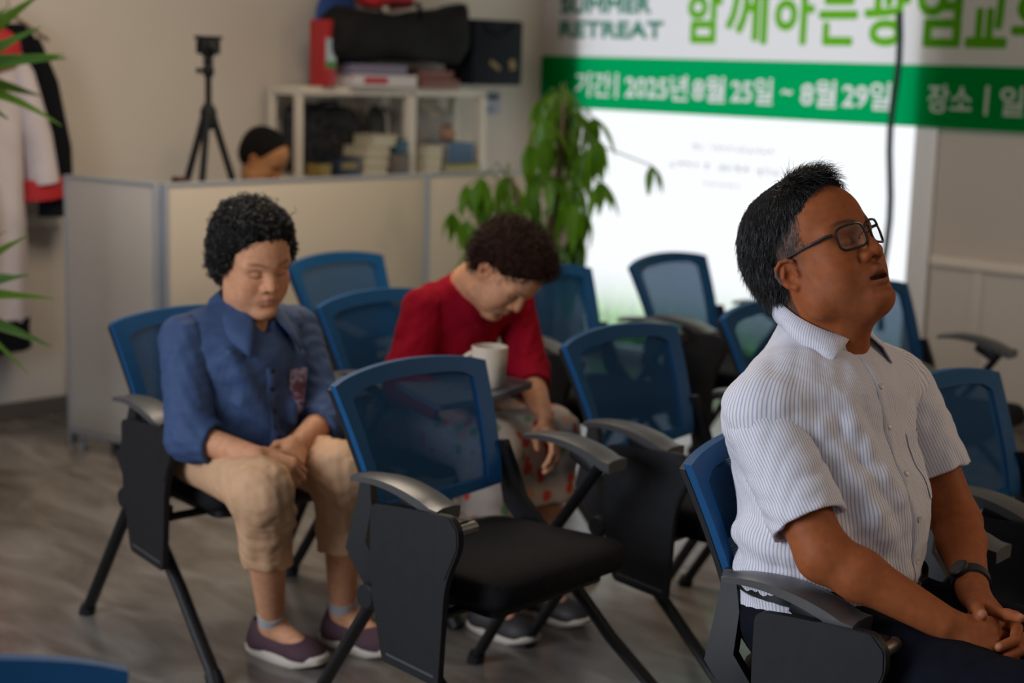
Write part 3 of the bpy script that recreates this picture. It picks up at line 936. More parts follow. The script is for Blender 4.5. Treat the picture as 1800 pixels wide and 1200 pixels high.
def letters(name, text, x0, x1, z0, z1, m, bold=0.0, dy=-0.0035):
    """flat printed lettering, its strokes thickened by 'bold' metres"""
    X, Z, F = text_mesh(text, x0 + bold, x1 - bold, z0 + bold, z1 - bold, 0.0)
    P = np.stack([X, Z], 1)
    pv, pf = [], []
    for k in range(9 if bold else 1):
        o_ = np.array((0.0, 0.0)) if k == 8 or not bold else bold * np.array((math.cos(k * PI / 4 + 0.2), math.sin(k * PI / 4 + 0.2)))
        pf += [[i + len(pv) for i in f] for f in F]
        pv += [Vector(p) for p in P + o_]
    tri = np.array([[pv[i][:] for i in f[:3]] for f in pf])
    ov, oe, of, _1, _2, _3 = delaunay_2d_cdt(pv, [], pf, 0, 1e-5)
    fs = [tuple(f) for f in of if inside_any(tri, sum((ov[i] for i in f), Vector((0, 0))) / len(f))]
    return MB().add([(p.x - BX0, sag(p.x, p.y) + dy, p.y - BZ0) for p in ov], fs).build(name, m, ban, False)
# the printed band leaves the letters unprinted: the white cloth shows through them
pv, pf = [], []
for txt, a, c_ in (('기간', -5.685, -5.44), ('|', -5.415, -5.398), ('2025년', -5.35, -4.955), ('8월', -4.925, -4.73), ('25일', -4.695, -4.455), ('~', -4.405, -4.345), ('8월', -4.297, -4.105), ('29일', -4.072, -3.822), ('장소', -3.642, -3.43), ('|', -3.372, -3.355), ('일', -3.303, -3.195)):
    zz = (1.375, 1.40) if txt == '~' else (1.325, 1.448)
    X, Z, F = text_mesh(txt, a, c_, zz[0], zz[1], 0.018)
    n0 = len(pv)
    pv += [Vector((x_, z_)) for x_, z_ in zip(X, Z)]
    pf += [[i + n0 for i in f] for f in F]
for i in range(61):
    x = BX0 + (BX1 - BX0) * i / 60
    for z in (BZ0, BZ0 + 0.266):
        pv.append(Vector((x, z)))
ov, oe, of, _1, _2, orig = delaunay_2d_cdt(pv, [], pf, 0, 1e-5)
tri = np.array([[pv[i][:] for i in (f[0], f[k], f[k + 1])] for f in pf for k in range(1, len(f) - 1)])
gb = MB()
gb.add([(p.x - BX0, sag(p.x, p.y) - 0.0015, p.y - BZ0) for p in ov], [tuple(f) for f in of if not inside_any(tri, sum((ov[i] for i in f), Vector((0, 0))) / len(f))])
gb.build('green_band', m_gband, ban, False)
letters('lettering', 'RETREAT', -5.805, -5.118, 1.620, 1.708, m_dgreen, 0.006)
letters('lettering', 'SUMMER', -5.805, -5.20, 1.742, 1.830, m_dgreen, 0.006)
for ch, a, c_ in (('함', -4.985, -4.765), ('께', -4.745, -4.50), ('하', -4.478, -4.245), ('는', -4.222, -4.015), ('광', -3.985, -3.755), ('염', -3.725, -3.505), ('교', -3.485, -3.292), ('회', -3.28, -3.06)):
    letters('lettering', ch, a, c_, 1.602, 1.90, m_lime, 0.009)
for x in (0.02, BX1 - BX0 - 0.02):
    MB().lathe([(0.010, 0), (0.016, 0.001), (0.016, 0.003), (0.010, 0.004)], (x, -0.004, BZ1 - BZ0 - 0.03), 14, Matrix.Rotation(PI / 2, 3, 'X')).build('eyelet', m_hinge, ban)
    MB().tube([(x, 0.0, BZ1 - BZ0 - 0.03), (x, 0.035, BZ1 - BZ0 + 0.12)], 0.003, 6).build('tie_cord', m_white, ban)
# cord hanging down in front of the glass
m_cord = mat('dark_cord', (0.006, 0.03, 0.03), 0.5)
pts = [(-3.80 + 0.012 * math.sin(k * 0.9) + 0.012 * k / 12, 6.335, 1.75 - 1.40 * k / 14) for k in range(15)]
MB().tube(pts, 0.015, 8).build('cord', m_cord)
o = bpy.data.objects['cord']
tag(o, 'thin dark cord hanging from behind the banner in front of the window edge', 'cord')

# ------------------------------------------------------------------ plants
def leaf_mat(name, c1, c2):
    m = mat(name, c1, 0.4, noise=(5, c2, 1.0))
    n, l = nodes_of(m)
    t_ = n.new('ShaderNodeBsdfTranslucent')
    t_.inputs['Color'].default_value = (c1[0] * 3.0 + 0.02, c1[1] * 2.6, c1[2] * 0.8, 1)
    x_ = n.new('ShaderNodeMixShader')
    x_.inputs['Fac'].default_value = 0.45
    l.new(n['Principled BSDF'].outputs['BSDF'], x_.inputs[1])
    l.new(t_.outputs['BSDF'], x_.inputs[2])
    l.new(x_.outputs['Shader'], n['Material Output'].inputs['Surface'])
    return m
m_leaf = leaf_mat('pachira_leaf', (0.085, 0.21, 0.012), (0.05, 0.13, 0.010))
m_leafd = leaf_mat('dracaena_leaf', (0.035, 0.10, 0.022), (0.06, 0.16, 0.03))
m_bark = mat('bark', (0.12, 0.085, 0.05), 0.8, noise=(30, (0.07, 0.05, 0.03), 0.8))
m_stem = mat('green_stem', (0.07, 0.13, 0.02), 0.5)
m_pot = mat('white_ceramic', (0.55, 0.53, 0.50), 0.3)
m_earth = mat('potting_soil', (0.035, 0.024, 0.017), 0.95, bump=(60, 0.6, 0.01))

def leaf_mesh(name, L_, W_, m, droop=0.25, n_=7, pw=0.8):
    P = []
    for i in range(n_ + 1):
        t = i / n_
        w = W_ * (math.sin(PI * min(1, t * 0.97 + 0.02) ** pw)) + 0.0015
        x = L_ * t
        z = -droop * L_ * t * t
        P.append([(x, -w, z + w * 0.35), (x, 0, z), (x, w, z + w * 0.35)])
    return MB().grid(P).mesh(name, m, True, 80)
leaf_meshes = [leaf_mesh('leaf', L_, W_, m_leaf, dr) for L_, W_, dr in ((0.17, 0.025, 0.30), (0.145, 0.021, 0.45), (0.20, 0.028, 0.2))]
r = thing('pachira_plant', 'leafy green pachira in a pot between the partition and the window', 'plant', (-4.30, 4.66, 0))
rp = Vector((-4.30, 4.66, 0))
MB().lathe([(0.11, 0), (0.12, 0.01), (0.155, 0.26), (0.165, 0.27), (0.165, 0.29), (0.148, 0.29), (0.14, 0.25)], (0, 0, 0), 28).build('pot', m_pot, r)
MB().lathe([(0.142, 0.25), (0.10, 0.262), (0.0, 0.265)], (0, 0, 0), 24).build('soil', m_earth, r)
MB().tube([(0, 0, 0.25), (0.015, 0.01, 0.55), (0.0, 0.03, 0.85), (0.02, 0.05, 1.12), (0.02, 0.06, 1.34)], [0.032, 0.026, 0.02, 0.014, 0.008], 12).build('trunk', m_bark, r)
MB().tube([(0, 0.02, 0.26), (-0.03, -0.02, 0.55), (-0.06, -0.06, 0.85), (-0.08, -0.12, 1.05)], [0.026, 0.022, 0.016, 0.008], 12).build('trunk', m_bark, r)
rs = random.Random(17)
# lateral direction seen from the room is (0.72, 0.69); clusters are laid on a real crown around the trunks
lat = Vector((0.718, 0.695, 0))
fwd_ = Vector((-0.69, 0.72, 0))
CL = []   # (lateral, depth, z)
for (a, z, s) in ((0.03, 1.36, 1), (0.10, 1.30, 1), (0.17, 1.22, 1), (0.13, 1.12, 1), (-0.02, 1.27, 1), (-0.09, 1.16, 0.9), (0.02, 1.16, 1), (-0.15, 1.04, 1), (-0.25, 0.98, 0.8), (-0.20, 0.88, 1), (-0.30, 0.86, 0.8), (-0.08, 1.0, 1), (0.05, 1.0, 1),
                  (0.10, 0.96, 1), (-0.02, 0.88, 1), (0.11, 0.84, 1), (0.13, 0.74, 1), (-0.12, 0.84, 1), (0.07, 0.74, 0.9), (0.20, 1.04, 0.8), (-0.33, 1.02, 0.7), (-0.05, 1.36, 0.8), (0.08, 1.40, 0.9), (-0.14, 0.95, 1), (0.0, 1.08, 1), (0.16, 1.30, 0.9), (0.15, 0.92, .9), (0.13,0.66,.8), (-0.36,0.92,.6), (-0.24, 1.06, .9), (-0.17, 0.95, 1), (-0.28, 0.80, .9), (-0.10, 0.92, 1), (0.06, 1.24, 1), (0.0, 1.20, 1), (-0.04, 1.08, 1), (0.12, 1.02, 1), (0.04, 0.80, 1), (0.09, 0.68, .9), (-0.16, 0.78, .9), (0.14, 1.16, .9), (0.05, 1.34, 1), (0.20, 1.20, .8)):
    for rep in range(1):
        CL.append((a + rs.uniform(-0.02, 0.02), rs.uniform(-0.16, 0.16), z + rs.uniform(-0.02, 0.02), s))
CL.append((0.40, -0.05, 1.11, 0.62))
pet = MB()
for (a, d, z, s) in CL:
    c_ = lat * a + fwd_ * d + Vector((0, 0, z))
    t0 = 1.25 if z > 1.1 else z + 0.12
    base = Vector((0.02, 0.06, min(1.30, z - 0.02))) if a > -0.1 else Vector((-0.08, -0.12, min(1.04, z - 0.02)))
    mid = base.lerp(c_, 0.5) + Vector((0, 0, 0.07))
    pet.tube([base, mid, c_], [0.0035, 0.003, 0.0025], 6)
    nl = rs.choice((5, 6, 6))
    a0 = rs.uniform(0, 6.28)
    for k in range(nl):
        an = a0 + 2 * PI * k / nl + rs.uniform(-0.2, 0.2)
        tilt = rs.uniform(0.75, 1.35)
        o = bpy.data.objects.new('leaf', rs.choice(leaf_meshes))
        o.location = c_
        o.rotation_euler = (rs.uniform(-0.3, 0.3), tilt, an)
        o.scale = (s * rs.uniform(0.85, 1.1),) * 3
        link(o, r)
pet.build('petiole', m_stem, r)['kind'] = 'stuff'

# dracaena whose blades reach in past the robes
dm = [leaf_mesh('leaf', L_, W_, m_leafd, dr, 10, 0.6) for L_, W_, dr in ((0.42, 0.030, 0.10), (0.36, 0.028, 0.12), (0.40, 0.026, 0.35))]
DR = (((-4.84, 2.43, 0), 1.40, 'tall dracaena with long narrow blades standing before the hanging robes', ((0.75, -0.72, 0), (0.90, -0.62, 1), (0.70, -0.28, 0), (0.55, -0.18, 0), (0.85, 0.05, 2))),
      ((-4.47, 2.13, 0), 0.76, 'lower dracaena with narrow blades beside the taller one', ((0.80, -0.65, 0), (0.70, -0.35, 1), (0.85, -0.10, 0), (0.6, 0.15, 2), (0.9, 0.3, 2))))
for j, (loc, hz, lab, aimed) in enumerate(DR):
    r = thing('dracaena', lab, 'plant', loc, 0, 'dracaenas before the robes')
    MB().lathe([(0.10, 0), (0.11, 0.01), (0.14, 0.24), (0.15, 0.25), (0.15, 0.27), (0.135, 0.27), (0.13, 0.23)], (0, 0, 0), 24).build('pot', m_pot, r)
    MB().lathe([(0.131, 0.23), (0.08, 0.238), (0, 0.24)], (0, 0, 0), 20).build('soil', m_earth, r)
    MB().tube([(0, 0, 0.15), (0.01, 0.0, hz * 0.5), (0, 0.01, hz + 0.02)], [0.02, 0.017, 0.012], 10).build('trunk', m_bark, r)
    for k in range(13 + len(aimed)):
        if k < len(aimed):
            az, tl, w_ = aimed[k]
        else:
            az, tl, w_ = 1.6 + (k - len(aimed)) * 0.37 + rs.uniform(-0.1, 0.1), rs.uniform(-0.9, 0.2), k % 3
        o = bpy.data.objects.new('leaf', dm[w_])
        o.location = (0, 0.01, hz - 0.04 + 0.05 * rs.random())
        o.rotation_euler = (0.95 if k % 2 else -0.8, tl, az)
        link(o, r)

# ------------------------------------------------------------------ robes hanging on the back wall
m_robe = mat('white_robe', (0.62, 0.55, 0.55), 0.85, noise=(7, (0.52, 0.45, 0.45), 0.7))
m_redc = mat('red_trim', (0.42, 0.01, 0.015), 0.7)
m_blkc = mat('black_coat', (0.007, 0.008, 0.010), 0.9, spec=0.1)
m_railw = mat('rail_wood', (0.20, 0.13, 0.08), 0.5)
rail = thing('coat_rail', 'wooden wall rail with pegs holding the robes', 'rail', (WX, 2.95, 1.80))
MB().box((0.012, 0, 0), (0.022, 1.3, 0.07), bev=0.004).build('board', m_railw, rail)
for y in (-0.45, -0.15, 0.15, 0.45):
    MB().tube([(0.02, y, -0.005), (0.075, y, 0.005), (0.085, y, 0.03)], 0.007, 8).build('peg', m_steel, rail)

def drape(y0, y1, z0, z1, hx, wave, n_=40, m_=16, flare=0.06, shoulder=0.12, cut=None):
    """closed hanging cloth body: elliptical sections with vertical folds"""
    P = []
    for j in range(m_ + 1):
        t = j / m_                      # 0 top .. 1 hem
        z = z1 + (z0 - z1) * t
        k = min(1, t / shoulder) if shoulder else 1
        hw = (y1 - y0) / 2 * (0.28 + 0.72 * math.sqrt(max(0, 1 - (1 - k) ** 2))) * (1 + flare * t)
        row = []
        for i in range(n_):
            a = 2 * PI * i / n_
            f = 1 + wave * (0.3 + t) * math.sin(9 * a + 1.3 * math.sin(3 * a)) * 0.5
            row.append((math.cos(a) * hx * (0.5 + 0.5 * k) * f, (y0 + y1) / 2 + math.sin(a) * hw * (1 + 0.02 * math.sin(7 * a + 4 * t)), z))
        P.append(row)
    vs = [p for row in P for p in row]
    fs = [(j * n_ + i, j * n_ + (i + 1) % n_, (j + 1) * n_ + (i + 1) % n_, (j + 1) * n_ + i) for j in range(m_) for i in range(n_)]
    fs += [tuple(range(n_))[::-1]]
    return vs, fs

def hanger(r, y, z):
    MB().tube([(-0.02, y, z + 0.06), (-0.03, y, z + 0.13), (-0.06, y, 1.80)], 0.003, 6).build('hook', m_steel, r)
    MB().tube([(0, y - 0.17, z - 0.10), (0, y, z), (0, y + 0.17, z - 0.10)], 0.008, 8).tube([(0, y, z), (0, y, z + 0.05), (-0.02, y, z + 0.07)], 0.003, 6).build('hanger', m_railw, r)

RX = -5.80
r = thing('robe', 'long white robe with red trim and a black hem hanging beside the partition', 'robe', (RX, 3.05, 0))
hanger(r, 0, 1.63)
vs, fs = drape(-0.21, 0.21, 0.43, 1.60, 0.085, 0.22)
MB().add(vs, fs).build('body', m_robe, r, True, 80)
vs, fs = drape(-0.225, 0.225, 0.315, 0.44, 0.092, 0.22, shoulder=0, m_=3, flare=0.01)
MB().add(vs, fs).build('hem_band', m_blkc, r, True, 80)
for s in (-1, 1):
    sl = MB().tube([(0.0, 0.13 * s, 1.52), (0.01, 0.20 * s, 1.38), (0.02, 0.26 * s, 1.15), (0.02, 0.285 * s, 0.97)], [0.05, 0.075, 0.08, 0.085], 16, flat=0.75).build('sleeve', m_robe, r)
    MB().tube([(0.02, 0.284 * s, 0.985), (0.02, 0.292 * s, 0.905)], [0.088, 0.090], 16, flat=0.75).build('cuff', m_redc, sl)
MB().grid([[(0.094 + 0.01 * math.sin(k), y, 1.50 - 1.06 * k / 12) for y in (-0.045, 0.0, 0.045)] for k in range(13)], (-0.006, 0, 0)).build('front_band', m_redc, r)
vs, fs = blob((0.045, 0.055, 1.475), (0.075, 0.12, 0.085), 31, 0.15, 4, flat_bottom=False)
MB().add(vs, fs).build('hood', m_redc, r, True, 80)
r = thing('coat', 'black coat hanging between the white robe and the wall', 'coat', (RX - 0.06, 3.25, 0))
hanger(r, 0, 1.62)
vs, fs = drape(-0.07, 0.13, 0.90, 1.58, 0.045, 0.2, shoulder=0.25)
MB().add(vs, fs).build('body', m_blkc, r, True, 80)
for s in (-1, 1):
    MB().tube([(0.0, 0.03 + 0.06 * s, 1.52), (0.03, 0.03 + 0.10 * s, 1.35), (0.05, 0.03 + 0.13 * s, 1.10), (0.055, 0.03 + 0.13 * s, 0.83)], [0.04, 0.06, 0.07, 0.075], 14, flat=0.7).build('sleeve', m_blkc, r)
MB().box((0.052, 0.0, 1.2), (0.006, 0.02, 0.5)).build('placket', m_blkc, r)

# ------------------------------------------------------------------ mug on the raised tablet
m_mug = mat('cream_ceramic', (0.66, 0.56, 0.44), 0.3)
m_tea = mat('coffee', (0.10, 0.04, 0.015), 0.2)
r = thing('mug', 'cream mug standing on the raised tablet before the woman in red', 'mug', (-2.905, 2.95, 0.657))
MB().lathe([(0.0, 0), (0.034, 0.0), (0.037, 0.004), (0.042, 0.03), (0.046, 0.07), (0.047, 0.105), (0.0445, 0.106), (0.043, 0.07), (0.038, 0.02), (0.0, 0.012)], (0, 0, 0), 32).build('cup', m_mug, r)
hp = [Vector((-0.046 - 0.03 * math.sin(PI * k / 10), 0, 0.088 - 0.062 * k / 10)) for k in range(11)]
rz_ = Matrix.Rotation(math.radians(48), 3, 'Z')
MB().tube([rz_ @ p for p in hp], 0.006, 8).build('handle', m_mug, r)
MB().lathe([(0.0, 0.078), (0.043, 0.078)], (0, 0, 0), 24).build('coffee', m_tea, r)
# ------------------------------------------------------------------ smooth solid bodies (people and their clothes)
class Body:
    """smooth union of round cones and ellipsoids, meshed as one continuous surface"""
    def __init__(self, k=0.02):
        self.p, self.k0, self.post = [], k, None
    def rc(self, a, b, ra, rb, k=None, op=1):
        self.p.append(('rc', np.array(a, float), np.array(b, float), float(ra), float(rb), self.k0 if k is None else k, op))
        return self
    def chain(self, pts, rr, k=None, op=1):
        for i in range(len(pts) - 1):
            self.rc(pts[i], pts[i + 1], rr[i], rr[i + 1], k, op)
        return self
    def el(self, c, r, ax=None, k=None, op=1):
        ax = np.eye(3) if ax is None else np.array(ax, float)
        self.p.append(('el', np.array(c, float), np.array(r, float), ax, 0.0, self.k0 if k is None else k, op))
        return self
    def plane(self, c, n, k=0.004):
        """cut away everything on the side the normal points to"""
        n = np.array(n, float)
        self.p.append(('pl', np.array(c, float), n / np.linalg.norm(n), 0, 0, k, -2))
        return self
    @staticmethod
    def dist(q, P):
        if q[0] == 'rc':
            _, a, b, ra, rb, _, _ = q
            ba = b - a
            l2 = ba @ ba + 1e-12
            h = np.clip(((P - a) @ ba) / l2, 0, 1)
            d = P - a - h[:, None] * ba
            return np.sqrt((d * d).sum(1)) - (ra + (rb - ra) * h)
        if q[0] == 'el':
            _, c, r, ax, _, _, _ = q
            L_ = (P - c) @ ax.T
            k1 = np.sqrt(((L_ / r) ** 2).sum(1))
            k2 = np.sqrt(((L_ / (r * r)) ** 2).sum(1))
            return k1 * (k1 - 1) / np.maximum(k2, 1e-9)
        return -((P - q[1]) @ q[2])
    def field(self, P, prims=None, local_post=True):
        d = np.full(len(P), 1e3)
        for q in (self.p if prims is None else prims):
            e = self.dist(q, P)
            k = max(q[5], 1e-5)
            if q[6] == 1:
                h = np.maximum(k - np.abs(d - e), 0) / k
                d = np.minimum(d, e) - h * h * k * 0.25
            else:
                e = -e
                h = np.maximum(k - np.abs(d - e), 0) / k
                d = np.maximum(d, e) + h * h * k * 0.25
        if self.post is not None and local_post:
            d = self.post(P, d)
        return d
    def mesh_arrays(self, res):
        lo, hi = np.full(3, 1e9), np.full(3, -1e9)
        for q in self.p:
            if q[6] != 1:
                continue
            if q[0] == 'rc':
                for c, r in ((q[1], q[3]), (q[2], q[4])):
                    lo, hi = np.minimum(lo, c - r), np.maximum(hi, c + r)
            else:
                r = q[2].max()
                lo, hi = np.minimum(lo, q[1] - r), np.maximum(hi, q[1] + r)
        lo, hi = lo - 0.03, hi + 0.03
        B = 12
        bs = B * res
        nb = np.ceil((hi - lo) / bs).astype(int)
        ii = np.stack(np.meshgrid(*[np.arange(n) for n in nb], indexing='ij'), -1).reshape(-1, 3)
        cen = lo + (ii + 0.5) * bs
        half = bs * 0.87
        dc = self.field(cen, local_post=False)
        near_ = np.abs(dc) < half * 1.25 + 0.045
        ii, cen = ii[near_], cen[near_]
        D = np.stack([self.dist(q, cen) for q in self.p], 1)
        g = np.stack(np.meshgrid(*[np.arange(B + 1)] * 3, indexing='ij'), -1).reshape(-1, 3)
        cells = np.stack(np.meshgrid(*[np.arange(B)] * 3, indexing='ij'), -1).reshape(-1, 3)
        W = B + 1
        gi = lambda a: (a[:, 0] * W + a[:, 1]) * W + a[:, 2]
        corner = np.array([[x, y, z] for x in (0, 1) for y in (0, 1) for z in (0, 1)])
        ci = np.stack([gi(cells + c) for c in corner], 1)
        edges = [(a, b) for a in range(8) for b in range(a + 1, 8) if np.abs(corner[a] - corner[b]).sum() == 1]
        N = nb * B + 4
        KEY, VERT, EDG = [], [], []
        for m in range(len(ii)):
            pr = [self.p[j] for j in range(len(self.p)) if D[m, j] < half * 1.3 + self.p[j][5] + 0.022]
            if not pr:
                continue
            base = ii[m] * B
            d = self.field(lo + (base + g) * res, pr)
            s = d < 0
            if s.all() or not s.any():
                continue
            c8 = d[ci]
            s8 = s[ci]
            act = s8.any(1) & ~s8.all(1)
            idx = np.nonzero(act)[0]
            c8, s8 = c8[idx], s8[idx]
            acc, cnt = np.zeros((len(idx), 3)), np.zeros(len(idx))
            for a, b in edges:
                x = s8[:, a] != s8[:, b]
                t = c8[:, a] / np.where(np.abs(c8[:, a] - c8[:, b]) < 1e-12, 1e-12, c8[:, a] - c8[:, b])
                pt = corner[a] + t[:, None] * (corner[b] - corner[a])
                acc[x] += pt[x]
                cnt[x] += 1
            cell = base + cells[idx]
            VERT.append(lo + (cell + acc / cnt[:, None]) * res)
            c1 = cell + 1
            KEY.append((c1[:, 0] * N[1] + c1[:, 1]) * N[2] + c1[:, 2])
            for ax in range(3):        # grid edges leaving the cell's low corner
                e = np.zeros(3, int)
                e[ax] = 1
                x = s8[:, 0] != s8[:, [4, 2, 1][ax]]
                EDG.append((ax, c1[x], s8[x, 0]))
        key, vert = np.concatenate(KEY), np.concatenate(VERT)
        od = np.argsort(key)
        key, vert = key[od], vert[od]
        F = []
        for ax, c, s in EDG:
            if not len(c):
                continue
            u, v = [(1, 2), (2, 0), (0, 1)][ax]
            eu, ev = np.zeros(3, int), np.zeros(3, int)
            eu[u], ev[v] = 1, 1
            q = []
            ok = np.ones(len(c), bool)
            for dd in (-eu - ev, -ev, 0 * eu, -eu):
                kk = c + dd
                kk = (kk[:, 0] * N[1] + kk[:, 1]) * N[2] + kk[:, 2]
                p = np.clip(np.searchsorted(key, kk), 0, len(key) - 1)
                ok &= key[p] == kk
                q.append(p)
            q = np.stack(q, 1)
            q[~s] = q[~s][:, ::-1]
            F.append(q[ok])
        F = np.concatenate(F)
        # one light relaxation pass
        for it in range(2):
            acc, cnt = np.zeros_like(vert), np.zeros(len(vert))
            for a in range(4):
                np.add.at(acc, F[:, a], vert[F[:, (a + 1) % 4]])
                np.add.at(cnt, F[:, a], 1)
                np.add.at(acc, F[:, a], vert[F[:, (a - 1) % 4]])
                np.add.at(cnt, F[:, a], 1)
            vert = np.where(cnt[:, None] > 0, vert * 0.5 + 0.5 * acc / np.maximum(cnt, 1)[:, None], vert)
        return vert, F
    def build(self, name, m, parent, res, color=None, attr=None, keep=None):
        v, f = self.mesh_arrays(res)
        me = bpy.data.meshes.new(name)
        me.vertices.add(len(v))
        me.loops.add(4 * len(f))
        me.polygons.add(len(f))
        org = np.array(parent.location) if parent is not None else np.zeros(3)
        me.vertices.foreach_set('co', (v - org).astype(np.float32).ravel())
        me.loops.foreach_set('vertex_index', f.astype(np.int32).ravel())
        me.polygons.foreach_set('loop_start', np.arange(0, 4 * len(f), 4, dtype=np.int32))
        me.polygons.foreach_set('use_smooth', np.ones(len(f), bool))
        me.update(calc_edges=True)
        me.validate()
        me.materials.append(m)
        if color is not None:
            a = me.attributes.new('Col', 'FLOAT_COLOR', 'POINT')
            c = np.ones((len(v), 4), np.float32)
            c[:, :3] = color(v)
            a.data.foreach_set('color', c.ravel())
        if attr is not None:
            for nm, fn in attr.items():
                a = me.attributes.new(nm, 'FLOAT', 'POINT')
                a.data.foreach_set('value', fn(v).astype(np.float32))
        return link(bpy.data.objects.new(name, me), parent)

def V3(*a):
    return np.array(a, float)
def unit(a):
    a = np.array(a, float)
    return a / np.linalg.norm(a)
def frame(yaw, pitch, roll=0.0):
    """forward, left, up of something facing yaw, nose raised by pitch"""
    p, a, r = math.radians(yaw), math.radians(pitch), math.radians(roll)
    f = V3(math.cos(a) * math.cos(p), math.cos(a) * math.sin(p), math.sin(a))
    l = V3(-math.sin(p), math.cos(p), 0)
    u = np.cross(f, l)
    l2 = l * math.cos(r) + u * math.sin(r)
    return np.stack([f, l2, np.cross(f, l2)])

